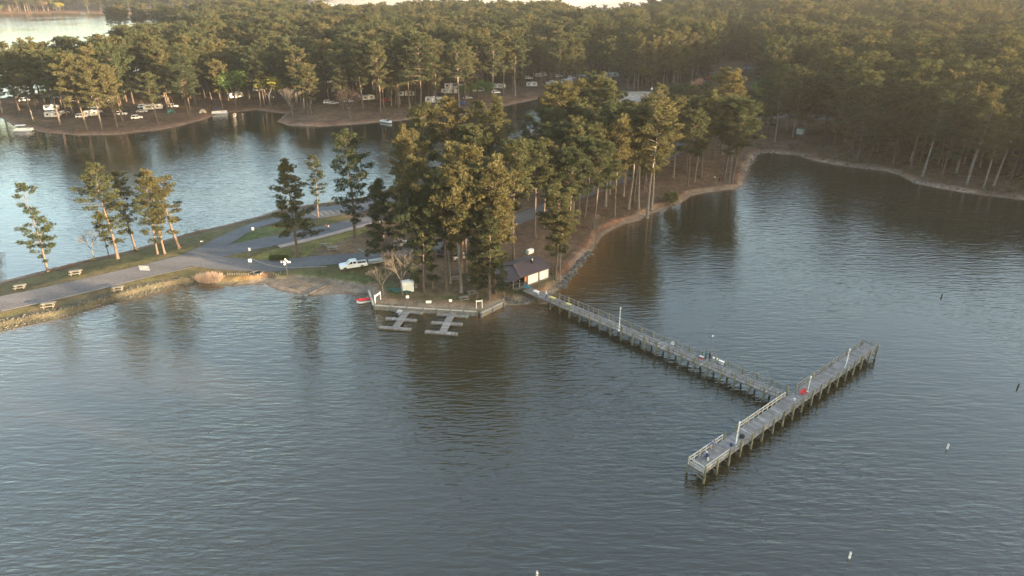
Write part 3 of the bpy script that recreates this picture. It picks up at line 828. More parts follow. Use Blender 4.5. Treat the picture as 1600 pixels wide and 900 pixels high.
def fill(poly, s, seed, lab, grp, protos, hmin=21, hmax=27):
    r = random.Random(seed); pa = np.array([at(a, b, 1.6) for a, b in poly]); lo, hi = pa.min(0), pa.max(0); y = lo[1]
    while y < hi[1]:
        x = lo[0]
        while x < hi[0]:
            c = np.array([x + r.uniform(0, s), y + r.uniform(0, s)]); x += s
            if not inside(c[None], pa)[0] or float(shore(c[None])[0]) < 3.5: continue
            if any(w and segdist(c[None], q[::3], closed=False)[0] < w + 1.3 for q, w in ROADS): continue
            if min((c[0] - a) ** 2 + (c[1] - b) ** 2 for a, b in TREES) < (s * .62) ** 2: continue
            h = r.uniform(hmin, hmax); z = hz(*c); tx, ty, dp = project(c[0], c[1], z + h + 1.5); bx = project(c[0], c[1], z)[0]; rr_ = 4.6 * FPX / dp
            cap_ = np.interp(tx, [600, 800, 850, 880, 940, 965, 1035, 1060, 1110, 1150, 1185], [200, 190, 152, 134, 124, 150, 150, 152, 148, 150, 170])
            while ty < cap_ and h > 15: h *= .97; tx, ty, dp = project(c[0], c[1], z + h + 1.0)
            for (x0, y0, x1, y1) in [(965, 132, 1038, 163), (1045, 118, 1140, 142)]:
                if tx + rr_ * .7 > x0 and tx - rr_ * .7 < x1:
                    while ty < y0 + (y1 - y0) * .8 and h > 14: h *= .96; tx, ty, dp = project(c[0], c[1], z + h + 1.0)
                    if ty < y0 + (y1 - y0) * .8 - 5: h = 0
            if h == 0: continue
            if any(tx + rr_ * .6 > x0 and tx - rr_ * .6 < x1 and ty < y1 and project(c[0], c[1], z)[1] > y1 for x0, y0, x1, y1 in [(1038, 228, 1048, 252), (686, 186, 702, 262), (800, 165, 846, 200)]): continue
            TREES.append((c[0], c[1]))
            ppx = project(c[0], c[1], z)[0]
            if lab.startswith('pine packed'): w_ = 'its boathouse end' if ppx < 895 else 'its centre' if ppx < 960 else 'the five bare stemmed pines'; lab2, grp2 = lab + ' near ' + w_, grp + ' near ' + w_
            else: lab2, grp2 = lab, grp
            tree(r.choice(protos), lab2, c[0], c[1], h / 24, rz=r.uniform(0, 6.28), group=grp2, tilt=(r.uniform(-.03, .03), r.uniform(-.03, .03)))
        y += s
for i, (px, py, tp) in enumerate(((850, 356, 222), (872, 362, 236), (893, 347, 205), (914, 341, 200), (931, 331, 188), (862, 333, 200), (960, 338, 186), (928, 358, 226))):
    by_base(px, py, tp, PINE_N[(i * 3) % 6], 'pine standing between the road and the cove beach behind the boathouse', group='pines between the road and the cove beach', rz=i * 1.3)
fill([(832, 345), (838, 215), (862, 182), (925, 196), (985, 212), (1035, 262), (1010, 318), (940, 348), (905, 372), (850, 372)], 6.2, 3, 'pine packed into the middle of the wooded point', 'pines in the middle of the point', PINE_N)
fill([(1020, 318), (1040, 262), (1060, 225), (1120, 195), (1180, 198), (1185, 236), (1165, 262), (1150, 288), (1085, 300)], 6.4, 8, 'pine at the cove end of the wooded point', 'pines at the cove end of the point', PINE_N)
fill([(612, 372), (600, 318), (680, 292), (790, 250), (838, 240), (835, 320), (790, 345), (700, 372)], 9.5, 4, 'pine in the back half of the grove towards the lagoon', 'pines in the back half of the grove', PINE_N + PINE_TALL[:2], 19, 25)
x, y, z = ground(1088, 158)
tree(PINK, 'pink blossoming tree beside the far grey parking lot', x, y, 1.0, name='blossom_tree', cat='tree')
for px, py, k, s, lab in ((760, 158, 1, .8, 'fresh green tree on the far campground shore'), (732, 160, 1, .7, 'small bright green tree by the long white trailer'),
                       (1295, 178, 0, .7, 'thin yellow green tree by the right hand forest road'), (1212, 150, 2, 1.0, 'grey budding tree left of the right hand forest road'),
                       (1010, 138, 1, 1.1, 'wide green shrub tree behind the sandy clearing')):
    x, y, z = ground(px, py); tree(SPRING[k], lab, x, y, s, name='leafing_tree', cat='tree')
#--ENDTREES--

# random planting over the rest of the land
rng = np.random.default_rng(77)
cand = []
def scatter(y0, y1, s):
    y = y0
    while y < y1:
        wx = max(1.05 * y + 60, 330)
        n = int(2 * wx / s)
        xs = -wx + (np.arange(n) + rng.uniform(0, 1, n)) * s
        if y < 105: xs = xs[xs > 100]; n = len(xs)
        ys = y + rng.uniform(0, 1, n) * s
        cand.append(np.stack([xs, ys], 1)); y += s
scatter(-150, 105, 7.4); scatter(105, 420, 7.0); scatter(420, 900, 8.6); scatter(1040, 1330, 9.5)  # first band: unseen trees right of the frame, added to cast shade
cand = np.concatenate(cand)
cd = shore(cand)
END_ = [(1020, 325), (1035, 262), (1060, 225), (1120, 195), (1180, 196), (1190, 240), (1165, 300)]
HAND = [(-300, 480), (0, 436), (400, 335), (520, 316), (560, 305), (640, 282), (700, 262), (780, 228), (850, 190), (880, 178), (930, 200), (985, 215), (1020, 262),
        (1015, 345), (900, 440), (850, 490), (560, 490), (350, 460), (0, 560), (-300, 640)]
hand = inside(cand, np.array([at(x, y, 1.6) for x, y in HAND])) | inside(cand, np.array([at(x, y, 1.6) for x, y in END_]))
keep = (cd > 4.0) & ~hand
cand, cd = cand[keep], cd[keep]
for q, w in ROADS:
    if w is None: k = ~inside(cand, q) & (segdist(cand, q) > 3)
    else: k = segdist(cand, q[::3], closed=False) > w + 1.6
    cand, cd = cand[k], cd[k]
k = (cand[:, 1] > 110) | (cand[:, 0] > 100); cand, cd = cand[k], cd[k]
k = (segdist(cand, SANDC) > 3) & ~inside(cand, SANDC); cand, cd = cand[k], cd[k]
TR = np.array(TREES); k = np.array([((TR - c) ** 2).sum(1).min() > 20 for c in cand]); cand, cd = cand[k], cd[k]
# campground: more open near its shore
camp = (cand[:, 1] > 270) & (cand[:, 1] < 400) & (cand[:, 0] < 60) & (cd < 45)
k = ~camp | (rng.random(len(cand)) < .62); cand, cd = cand[k], cd[k]
ch = height(cand)
hs = rng.uniform(.72, 1.18, len(cand)) * 24 * np.where(cd < 9, .93, 1) * (1 + .10 * wob(cand[:, 0], cand[:, 1], 40, 3))
rec = []
SKYLINE = np.array([(-400, 70), (0, 66), (110, 64), (160, 60), (200, 50), (250, 38), (300, 26), (400, 14), (460, 8), (560, 9), (620, 6), (800, 8), (880, 13), (930, 25), (960, 15), (1050, 7), (1150, 12), (1166, 20), (1200, 8), (1300, -10), (3000, -60)])
LOW_GAPS = [(965, 132, 1040, 163), (1045, 118, 1150, 142)]
for (x, y), z, h, d_ in zip(cand, ch, hs, cd):
    bx, by, dep = project(x, y, z); tx, ty, _ = project(x, y, z + h); cx, cy, _ = project(x, y, z + h * .45)
    r = 4.6 * h / 24 * FPX / dep
    if y < 1030 and by > 58:      # the outline of the wood against the far water
        lim = np.interp(bx, SKYLINE[:, 0], SKYLINE[:, 1])
        while ty < lim - 2 and h > 13: h *= .95; tx, ty, _ = project(x, y, z + h)
        if ty < lim - 9: continue
    if by < 64 and 100 < bx < 300 and math.sin(x * 12.9 + y * 7.3) > -.35: continue
    for (x0, y0, x1, y1) in LOW_GAPS:
        if by > y1 and tx + r * .7 > x0 and tx - r * .7 < x1:
            lim = y0 + (y1 - y0) * .75 + 2 * math.sin(x * 1.7)
            while ty < lim and h > 15: h *= .96; tx, ty, _ = project(x, y, z + h)
            if ty < lim - 4: by = -1
    if by == -1: continue
    cy = project(x, y, z + h * .45)[1]
    hide = False
    for (x0, y0, x1, y1) in CLEAR_PX:
        if by > y1 - 1 and bx + r * .75 > x0 and bx - r * .75 < x1 and ty < y1 and cy > y0: hide = True; break
        if bx > x0 and bx < x1 and by > y0 + (y1 - y0) * .4 and by < y1 + 6: hide = True; break
    if hide: continue
    vis = (-r < bx < 1600 + r) and by > 0 and ty < 900 and dep > 0
    rec.append((h / dep if vis else 0, x, y, z, h, d_, bx, by))
rec.sort(reverse=True)
print('forest candidates', len(rec))
N_IND = 175
def forest_label(bx, by, x, y, d_):
    if y < 300 and bx > 1170:
        row = 'at the very edge of the bank' if d_ < 9 else 'a few rows behind the bank' if d_ < 28 else 'deep in the wood'
        sec = 'at the head of the cove' if bx < 1290 else 'behind the driftwood of the right shore' if bx < 1420 else 'towards the right of the right shore' if bx < 1540 else 'at the right edge of the picture'
        return 'shaded pine %s %s' % (row, sec), 'pines %s %s' % (row, sec)
    if bx > 840 and y < 300: return 'pine in the close stand on the cove side of the point', 'pines on the cove side of the point'
    if bx <= 840:
        row = 'at the water' if d_ < 9 else 'among the campers'
        sec = 'on the left headland across the lagoon' if bx < 350 else 'on the sandy spit across the lagoon' if bx < 600 else 'across the lagoon behind the grove'
        return 'tall pine %s %s' % (row, sec), 'pines %s %s' % (row, sec)
    return 'pine in the forest behind the sandy clearing and parking lot', 'pines behind the clearing'
stuff = []
rnd = random.Random(9)
for i, (sz, x, y, z, h, d_, bx, by) in enumerate(rec):
    if i < N_IND and sz > 0:
        lab, grp = forest_label(bx, by, x, y, d_)
        pr = rnd.choice(WOOD + WOOD + PINE_N[4:6] if bx > 1170 else PINE_N if y < 260 else FOREST + PINE_N[:4])
        tree(pr, lab, x, y, h / 24, rz=rnd.uniform(0, 6.28), group=grp, z=z, tilt=(rnd.uniform(-.03, .03), rnd.uniform(-.03, .03)))
    else:
        stuff.append((x, y, z, h / 24))
# the rest of the forest: one object, trees placed on its points
def forest_object():
    nodes_col = bpy.data.collections.new('tree_kinds')
    kinds = []
    def joined(name, tm, cm):
        bm = bmesh.new(); bm.from_mesh(tm); nt = len(bm.faces)
        if cm: bm.from_mesh(cm)
        bm.faces.ensure_lookup_table()
        for f in bm.faces[nt:]: f.material_index = 1
        me = bpy.data.meshes.new(name); bm.to_mesh(me); bm.free()
        me.materials.append(tm.materials[0])
        if cm: me.materials.append(cm.materials[0])
        o = bpy.data.objects.new(name, me); nodes_col.objects.link(o); kinds.append(o)
    for i, (a, b) in enumerate(FOREST + WOOD + SPRING + [BARE[2], BUDS]): joined('a%02d_tree_kind' % i, a, b)
    nF = len(FOREST) + len(WOOD)
    me = bpy.data.meshes.new('forest'); S = np.array(stuff)
    me.vertices.add(len(S)); me.vertices.foreach_set('co', (S[:, :3] - [0, 0, .1]).astype(np.float32).ravel())
    r2 = np.random.default_rng(3); n = len(S)
    idx = r2.integers(0, len(FOREST), n); u = r2.random(n); wd = (S[:, 0] > 60) & (r2.random(n) < .75); idx = np.where(wd, len(FOREST) + r2.integers(0, len(WOOD), n), idx)
    idx = np.where(u < .010, nF, idx); idx = np.where((u > .02) & (u < .05), nF + 1, idx); idx = np.where((u > .05) & (u < .062), nF + 2, idx)
    idx = np.where((u > .07) & (u < .10), nF + 3, idx); idx = np.where((u > .10) & (u < .12), nF + 4, idx)
    sc_ = S[:, 3] * np.where(idx >= nF, 1.25, 1.0)
    for nm, typ, dat in (('kind_index', 'INT', idx.astype(np.int32)), ('size', 'FLOAT', sc_.astype(np.float32)), ('turn', 'FLOAT', r2.uniform(0, 6.28, n).astype(np.float32))):
        a = me.attributes.new(nm, typ, 'POINT'); a.data.foreach_set('value', dat)
    me.update()
    o = bpy.data.objects.new('forest', me); col.objects.link(o)
    tag(o, 'pine forest stretching away behind the campground and the right shore', 'forest', kind='stuff')
    ng = bpy.data.node_groups.new('forest', 'GeometryNodeTree')
    ng.interface.new_socket('Geometry', in_out='INPUT', socket_type='NodeSocketGeometry'); ng.interface.new_socket('Geometry', in_out='OUTPUT', socket_type='NodeSocketGeometry')
    gi = ng.nodes.new('NodeGroupInput'); go = ng.nodes.new('NodeGroupOutput')
    ci = ng.nodes.new('GeometryNodeCollectionInfo'); ci.inputs['Collection'].default_value = nodes_col; ci.inputs['Separate Children'].default_value = True; ci.inputs['Reset Children'].default_value = True
    ip = ng.nodes.new('GeometryNodeInstanceOnPoints'); ip.inputs['Pick Instance'].default_value = True
    def named(nm, t):
        a = ng.nodes.new('GeometryNodeInputNamedAttribute'); a.data_type = t; a.inputs['Name'].default_value = nm; return a.outputs[0]
    cx = ng.nodes.new('ShaderNodeCombineXYZ')
    ng.links.new(named('turn', 'FLOAT'), cx.inputs['Z'])
    ng.links.new(gi.outputs[0], ip.inputs['Points']); ng.links.new(ci.outputs[0], ip.inputs['Instance'])
    ng.links.new(named('kind_index', 'INT'), ip.inputs['Instance Index']); ng.links.new(cx.outputs[0], ip.inputs['Rotation'])
    ng.links.new(named('size', 'FLOAT'), ip.inputs['Scale'])
    ng.links.new(ip.outputs[0], go.inputs[0])
    md = o.modifiers.new('forest', 'NODES'); md.node_group = ng
    return o
forest_object()

# ------------------------------------------------------------------ the fishing pier
DECK, RAIL = 1.55, 2.6
n2d = lambda v: np.array(v) / np.linalg.norm(v)
PA, PB = np.array((2.9, 124.35)), np.array((40.0, 87.6))          # long arm, shore end to junction
QA, QB = np.array((23.7, 69.85)), np.array((61.05, 101.15))      # cross arm, near end to far end
dl, dc = n2d(PB - PA), n2d(QB - QA)
nl, nc = np.array((-dl[1], dl[0])), np.array((-dc[1], dc[0]))      # nl points up-shore (far side); nc points to the long arm
WL, WC = 2.25, 2.35
def junction():   # along-distance on the long arm where the near edge of the cross arm starts
    A = np.array([dl, -dc]).T
    rhs = (QA + nc * WC / 2) - PA
    s, t = np.linalg.solve(A, rhs); return s, t
SJ, TJ = junction()
TOTL = np.linalg.norm(QB - QA)
pier = thing('fishing_pier', 'long grey T shaped wooden fishing pier with railings on many pilings', 'pier', (PA[0], PA[1], 0))
PO = (PA[0], PA[1], 0)
rp = random.Random(4)
def decking(a, d, n, L, W, z):
    mb = MB(); s = 0
    while s < L - .02:
        w = min(.28, L - s); c = a + d * (s + w / 2)
        tint = rp.uniform(.78, 1.12)
        if rp.random() < .045: tint = 1.55
        p, q = c - n * (W / 2 + rp.uniform(0, .04)), c + n * (W / 2 + rp.uniform(0, .04))
        mb.beam((p[0], p[1], z - .03), (q[0], q[1], z - .03), w - .025, .06, tint=tint); s += w
    return mb
decking(PA, dl, nl, SJ, WL, DECK).build('deck', 'planks', pier, PO)
decking(QA, dc, nc, TOTL, WC, DECK).build('deck', 'planks', pier, PO)
jb = MB()
for a, d, n, L, W in ((PA, dl, nl, SJ - .1, WL), (QA, dc, nc, TOTL, WC)):
    for o in (-W / 2 + .12, -.35, .35, W / 2 - .12):
        p, q = a + n * o, a + d * L + n * o
        jb.beam((p[0], p[1], DECK - .19), (q[0], q[1], DECK - .19), .09, .24)
jb.build('stringer', 'timber', pier, PO)
def rail(a, d, n, s0, s1, side, W, material, skip_posts=2.35, midp=True):
    mb = MB(); o = n * side * (W / 2 + .02)
    p, q = a + d * s0 + o, a + d * s1 + o
    mb.beam((p[0], p[1], RAIL), (q[0], q[1], RAIL), .15, .05)
    mb.beam((p[0], p[1], DECK + .55), (q[0], q[1], DECK + .55), .05, .12)
    k = int(abs(s1 - s0) / 1.17)
    for i in range(k + 1):
        c = p + (q - p) * (i / max(k, 1)); mb.box((c[0], c[1], (DECK + RAIL) / 2 - .03), (.09, .09, RAIL - DECK - .02), math.atan2(d[1], d[0]))
    return mb.build('railing', material, pier, PO)
rail(PA, dl, nl, 7.6, SJ - .1, -1, WL, 'timber')
rail(PA, dl, nl, 5.6, SJ + WL * .35, 1, WL, 'timber')
rail(QA, dc, nc, 0, 7.5, 1, WC, 'pale_timber'); rail(QA, dc, nc, 11.5, TJ - .6, 1, WC, 'pale_timber')
rail(QA, dc, nc, TJ + WL + .3, TOTL, 1, WC, 'timber'); rail(QA, dc, nc, 0, 5.5, -1, WC, 'pale_timber')
rail(QA, dc, nc, 5.6, TOTL, -1, WC, 'timber')
for a, d_, m_ in ((QA, nc, 'pale_timber'), (QB, nc, 'timber')):
    mb = MB(); p, q = a - nc * WC / 2, a + nc * WC / 2
    mb.beam((p[0], p[1], RAIL), (q[0], q[1], RAIL), .15, .05); mb.beam((p[0], p[1], DECK + .55), (q[0], q[1], DECK + .55), .05, .12)
    c = (p + q) / 2; mb.box((c[0], c[1], (DECK + RAIL) / 2), (.09, .09, RAIL - DECK)); mb.build('railing', m_, pier, PO)
caps = MB()
def bents(a, d, n, s0, s1, W, step, offs):
    s = s0
    while s <= s1:
        for o, tall in offs:
            c = a + d * s + n * o * (W / 2)
            top = (RAIL + rp.uniform(-.05, .12)) if tall else DECK - .3
            MB().tube([(c[0] + rp.uniform(-.08, .08), c[1] + rp.uniform(-.08, .08), -1.6), (c[0], c[1], top)], [.16, .135], 8).build('piling', 'piling', pier, PO, smooth=True)
        p, q = a + d * s - n * W * .62, a + d * s + n * W * .62
        caps.beam((p[0], p[1], DECK - .42), (q[0], q[1], DECK - .42), .16, .22)
        caps.beam((p[0], p[1], .35), (q[0], q[1], DECK - .5), .06, .16)
        s += step
bents(PA, dl, nl, 7.6, SJ - .6, WL, 2.42, ((-1.12, True), (1.1, True)))
bents(QA, dc, nc, .15, TOTL, WC, 2.68, ((-1.12, True), (1.12, True)))
caps.build('cross_brace', 'timber', pier, PO)

def on_pier(px, py, z=DECK): return at(px, py, z)
def pier_lamp(px, py, top, label, kind=0, thick=.07):
    x, y = on_pier(px, py)
    lo, hi = .5, 12
    for _ in range(25):
        m_ = (lo + hi) / 2
        if project(x, y, DECK + m_)[1] > top: lo = m_
        else: hi = m_
    t = thing('lamp_post', label, 'lamp post', (x, y, DECK), group='lamp posts on the pier')
    MB().box((0, 0, .04), (.3, .3, .08)).tube([(0, 0, .05), (0, 0, lo)], [thick, thick * .7], 8).build('pole', 'white' if kind == 0 else 'timber', t)
    MB().tube([(0, 0, lo), (.03, 0, lo + .22)], [.12, .09], 8).build('lamp_head', 'white', t)
pier_lamp(1149, 698, 661, 'thick white lamp post near the outer end of the pier', 0, .09)
pier_lamp(967, 517, 482, 'white lamp post on the shoreward half of the long arm')
pier_lamp(1321, 574, 547, 'pale lamp post at the far end of the cross arm')
pier_lamp(1262, 612, 590, 'short pale lamp post by the pier junction', 0, .05)
pier_lamp(1109, 557, 526, 'dark thin lamp post beside the anglers on the long arm', 1, .05)

# ------------------------------------------------------------------ people
def person(label, cat, loc, face, pose, mats_, cap=None, height_=1.72, group=None):
    """mats_: skin, top, trousers, shoes"""
    s = height_ / 1.75
    J = {}
    if pose == 'sit':
        hip = .50; J.update(pelvis=(0, 0, hip), chest=(-.06, 0, hip + .32), neck=(-.05, 0, hip + .52), head=(0, 0, hip + .66), top=(.01, 0, hip + .78),
            sl=(-.05, .19, hip + .46), sr=(-.05, -.19, hip + .46), el=(.12, .25, hip + .22), er=(.14, -.24, hip + .24), hl=(.36, .14, hip + .22), hr=(.40, -.10, hip + .28),
            pl=(.0, .10, hip), pr=(.0, -.10, hip), kl=(.42, .13, hip + .02), kr=(.42, -.13, hip + .02), al=(.44, .13, .09), ar=(.46, -.13, .09), tl=(.62, .15, .05), tr=(.64, -.15, .05))
    else:
        st = .22 if pose == 'walk' else .04
        ft = .35 if pose == 'fish' else .10
        J.update(pelvis=(0, 0, .95), chest=(.02, 0, 1.25), neck=(.02, 0, 1.47), head=(.05, 0, 1.60), top=(.05, 0, 1.72),
            sl=(.01, .19, 1.41), sr=(.01, -.19, 1.41), el=(.02 + (.10 if pose == 'fish' else -.05), .25, 1.14), er=(.02 + (.12 if pose == 'fish' else .08), -.25, 1.14),
            hl=(ft + .02 - (.16 if pose == 'walk' else 0), .22 if pose != 'fish' else .10, .92 if pose != 'fish' else 1.16), hr=(ft + .06, -.22 if pose != 'fish' else -.08, .92 if pose != 'fish' else 1.20),
            pl=(0, .10, .90), pr=(0, -.10, .90), kl=(st + .05, .11, .50), kr=(-st * .3 + .03, -.11, .50), al=(st, .12, .09), ar=(-st - .06, -.12, .10), tl=(st + .2, .14, .04), tr=(-st + .14, -.14, .05))
    for sd in 'lr':
        h = np.array(J['h' + sd]); e = np.array(J['e' + sd]); d = (h - e) / np.linalg.norm(h - e)
        sgn = 1 if sd == 'l' else -1
        side = np.cross(d, (0, 0, 1.)); side = side / (np.linalg.norm(side) + 1e-6)
        J['m' + sd] = tuple(h + d * .08)
        for k, (o, L) in enumerate(((-.033, .062), (-.011, .075), (.011, .070), (.033, .055))):
            J['f%d%s' % (k, sd)] = tuple(h + d * .085 + side * o); J['g%d%s' % (k, sd)] = tuple(h + d * (.085 + L * .8) + side * o * 1.15 - np.array((0, 0, L * .55)))
        J['u' + sd] = tuple(h + d * .03 - side * .045 * sgn); J['v' + sd] = tuple(h + d * .075 - side * .06 * sgn - np.array((0, 0, .02)))
    rad = dict(pelvis=(.155, .125), chest=(.17, .12), neck=.055, head=(.085, .10), top=.055, s=.062, e=.043, h=.028, p=.085, k=.058, a=.042, t=.036, m=.032, f=.010, g=.008, u=.012, v=.009)
    E_ = [('pelvis', 'chest'), ('chest', 'neck'), ('neck', 'head'), ('head', 'top')]
    for sd in 'lr':
        E_ += [('chest', 's' + sd), ('s' + sd, 'e' + sd), ('e' + sd, 'h' + sd), ('h' + sd, 'm' + sd), ('pelvis', 'p' + sd), ('p' + sd, 'k' + sd), ('k' + sd, 'a' + sd), ('a' + sd, 't' + sd), ('h' + sd, 'u' + sd), ('u' + sd, 'v' + sd)]
        for k in range(4): E_ += [('m' + sd, 'f%d%s' % (k, sd)), ('f%d%s' % (k, sd), 'g%d%s' % (k, sd))]
    names = list(J); idx = {n: i for i, n in enumerate(names)}
    me = bpy.data.meshes.new('body'); me.from_pydata([tuple(np.array(J[n]) * s) for n in names], [(idx[a], idx[b]) for a, b in E_], [])
    o = bpy.data.objects.new('person', me); col.objects.link(o)
    md = o.modifiers.new('skin', 'SKIN'); md.use_smooth_shade = True
    for i, n in enumerate(names):
        r = rad.get(n, rad.get(n[0])); r = (r, r) if not hasattr(r, '__len__') else r
        me.skin_vertices[0].data[i].radius = (r[0] * s, r[1] * s); me.skin_vertices[0].data[i].use_root = (n == 'pelvis')
    sb = o.modifiers.new('sub', 'SUBSURF'); sb.levels = 1; sb.render_levels = 1
    bpy.context.view_layer.update()
    ev = o.evaluated_get(bpy.context.evaluated_depsgraph_get()); m2 = bpy.data.meshes.new_from_object(ev)
    o.modifiers.clear(); o.data = m2
    m2.materials.clear()
    for k in mats_: m2.materials.append(M[k])
    segs = [(np.array(J[a]) * s, np.array(J[b]) * s, a, b) for a, b in E_]
    def zone(p):
        best = min(segs, key=lambda g: (lambda ab, ap: np.linalg.norm(ap - ab * max(0, min(1, (ap @ ab) / (ab @ ab + 1e-9)))))(g[1] - g[0], p - g[0]))
        a, b = best[2], best[3]
        if b in ('head', 'top') or a[0] in 'hmfu' and a not in ('head',) : return 0
        if a[0] in 'k' and b[0] == 'a' or a[0] == 'p' and b[0] in 'pk' and len(b) == 2 or (a[0] == 'p' and len(a) == 2): return 2
        if a[0] == 'a': return 3
        return 1
    for f in m2.polygons:
        f.material_index = zone(np.array(f.center)); f.use_smooth = True
    hd = np.array(J['head']) * s
    hm = MB().ball((hd[0] - .022, hd[1], hd[2] + .045), (.105, .092, .10), n=10, m_=6)
    if cap: hm.box((hd[0] + .11, hd[1], hd[2] + .075), (.12, .14, .015), mi=0)
    h = hm.build('cap' if cap else 'hair', cap or 'hair', o, smooth=not cap)
    fc = MB(); fc.ball((hd[0] + .098, hd[1], hd[2] - .005), (.022, .016, .026), mi=0, n=6, m_=4)
    for yy in (-.034, .034): fc.ball((hd[0] + .082, yy, hd[2] + .022), .012, mi=1, n=6, m_=4); fc.ball((hd[0] + .0, yy * 2.7, hd[2] + .0), (.02, .012, .03), mi=0, n=6, m_=4)
    fc.box((hd[0] + .088, 0, hd[2] - .045), (.012, .045, .010), mi=2)
    fc.build('face', [M[mats_[0]], M['darkcar'], M['redlamp']], o)
    o.location = loc; o.rotation_euler = (0, 0, face)
    tag(o, label, cat, group)
    return o
def rod(label, loc, direction, L=3.2):
    d = Vector(direction).normalized()
    t = thing('fishing_rod', label, 'fishing rod', loc)
    MB().tube([(0, 0, 0), d * L * .5, d * L + Vector((0, 0, -.15))], [.014, .01, .005], 5).build('blank', 'darkcar', t)
    MB().tube([d * -.25, d * .25], .02, 6).build('grip', 'rubber', t)
    MB().tube([d * .3 + Vector((0, .03, -.06)), d * .3 + Vector((0, -.03, -.06))], .04, 8).build('reel', 'chrome', t)
    return t
x, y = on_pier(1114, 704); fa = math.atan2(nc[1], nc[0])
person('person in blue shirt and pale trousers standing near the outer pier end', 'person', (x, y, DECK), fa, 'fish', ['skin', 'shirt_blue', 'khaki', 'rubber'], cap='blue')
rod('rod held by the standing angler at the pier end', (x + .35 * nc[0], y + .35 * nc[1], DECK + 1.2), (nc[0], nc[1], .45))
x, y = on_pier(1103, 717)
def camp_chair(label, loc, rz, m_='darkcar', group=None):
    t = thing('camp_chair', label, 'camp chair', loc, rz, group)
    MB().box((.05, 0, .42), (.5, .5, .04)).build('seat', m_, t)
    MB().beam((-.2, 0, .42), (-.34, 0, .88), .5, .03).build('backrest', m_, t)
    for a, b in ((.27, .23), (.27, -.23), (-.2, .23), (-.2, -.23)): MB().tube([(a, b, 0), (a * .9, b, .44)], .014, 5).build('leg', 'chrome', t)
    for b in (.27, -.27): MB().box((.03, b, .62), (.42, .06, .03)).tube([(.25, b, .42), (.23, b, .62)], .012, 5).build('armrest', m_, t)
    return t
camp_chair('dark blue camp chair under the seated angler at the outer pier end', (x, y, DECK), fa, 'blue')
person('person in navy jacket and white cap sitting at the outer pier end', 'person', (x, y, DECK - .03), fa, 'sit', ['skin', 'blue', 'shirt_white', 'rubber'], cap='cap')
rod('upright rod beside the seated angler at the outer pier end', (x - .3, y + .2, DECK + .3), (nc[0] * .3, nc[1] * .3, .9), 2.4)
def heap(name, label, cat, px, py, m_, size, z=DECK):
    x, y = at(px, py, z); t = thing(name, label, cat, (x, y, z), rp.uniform(0, 3))
    b = MB().box((0, 0, size[2] / 2), size, 0, taper=.82); o = b.build('body', m_, t)
    bv = o.modifiers.new('bevel', 'BEVEL'); bv.width = min(size) * .18; bv.segments = 2
    MB().tube([(-size[0] * .25, 0, size[2] * .98), (-size[0] * .12, 0, size[2] * 1.2), (size[0] * .12, 0, size[2] * 1.2), (size[0] * .25, 0, size[2] * .98)], .018, 5).build('handle', 'rubber', t)
    MB().box((0, -size[1] * .46, size[2] * .36), (size[0] * .6, size[1] * .16, size[2] * .38)).build('pocket', m_, t)
    return t
heap('bag', 'dark grey gear bag by the rail near the thick white lamp post', 'bag', 1159, 684, 'shirt_dark', (.75, .5, .55))
heap('bag', 'dark blue bag at the foot of the thick white lamp post', 'bag', 1143, 697, 'blue', (.6, .35, .35))
def bucket(label, px, py, m_='white', z=DECK, s=1):
    x, y = at(px, py, z); t = thing('bucket', label, 'bucket', (x, y, z))
    mb = MB(); mb.tube([(0, 0, 0), (0, 0, .37 * s)], [.13 * s, .15 * s], 12); mb.build('pail', m_, t)
    MB().tube([(-.15 * s, 0, .34 * s), (-.1 * s, 0, .48 * s), (.1 * s, 0, .48 * s), (.15 * s, 0, .34 * s)], .008, 5).build('handle', 'chrome', t)
bucket('white bucket on the deck beside the seated angler', 1106, 719)
bucket('white bucket on the deck at the pier junction', 1241, 626)
x, y = on_pier(1253, 619); camp_chair('red camp chair at the junction, nearer the outer rail', (x, y, DECK), fa + 2.6, 'red', 'red camp chairs at the pier junction')
x, y = on_pier(1258, 616); camp_chair('red camp chair at the junction, a step farther along the cross arm', (x, y, DECK), fa + 2.9, 'red', 'red camp chairs at the pier junction')
def cooler(label, px, py, lid='white', body='white', z=DECK, rz=0, size=(.75, .42, .42)):
    x, y = at(px, py, z); t = thing('cooler', label, 'cooler', (x, y, z), rz)
    MB().box((0, 0, size[2] * .42), (size[0], size[1], size[2] * .84), taper=1.05).build('body', body, t)
    MB().box((0, 0, size[2] * .92), (size[0] * 1.06, size[1] * 1.08, size[2] * .14)).build('lid', lid, t)
    for sx in (-1, 1): MB().box((sx * size[0] * .55, 0, size[2] * .6), (.04, size[1] * .4, .05)).build('handle', 'chrome', t)
fl = math.atan2(dl[1], dl[0])
cooler('red and white cooler by the anglers on the long arm', 1096, 560, 'white', 'red', rz=fl)
cooler('white cooler right of the dark clothed angler on the long arm', 1117, 563, rz=fl)
cooler('long white cooler against the far rail past the anglers', 1126, 567, rz=fl, size=(1.0, .45, .4))
cooler('small white cooler alone on the shoreward half of the long arm', 1051, 538, rz=fl, size=(.6, .4, .4))
x, y = on_pier(1102, 561); person('person in a teal jacket standing between the coolers on the long arm', 'person', (x, y, DECK), fl + 1.2, 'stand', ['skin', 'teal', 'jeans', 'rubber'])
x, y = on_pier(1108, 564); person('person in dark clothes leaning at the far rail of the long arm', 'person', (x, y, DECK), fl + 1.5, 'fish', ['skin', 'shirt_dark', 'shirt_dark', 'rubber'])
x, y = on_pier(853, 466, 1.6); person('person in a white shirt on the shore end of the pier', 'person', (x, y, DECK), .4, 'walk', ['skin', 'shirt_white', 'jeans', 'rubber'], cap='cap')
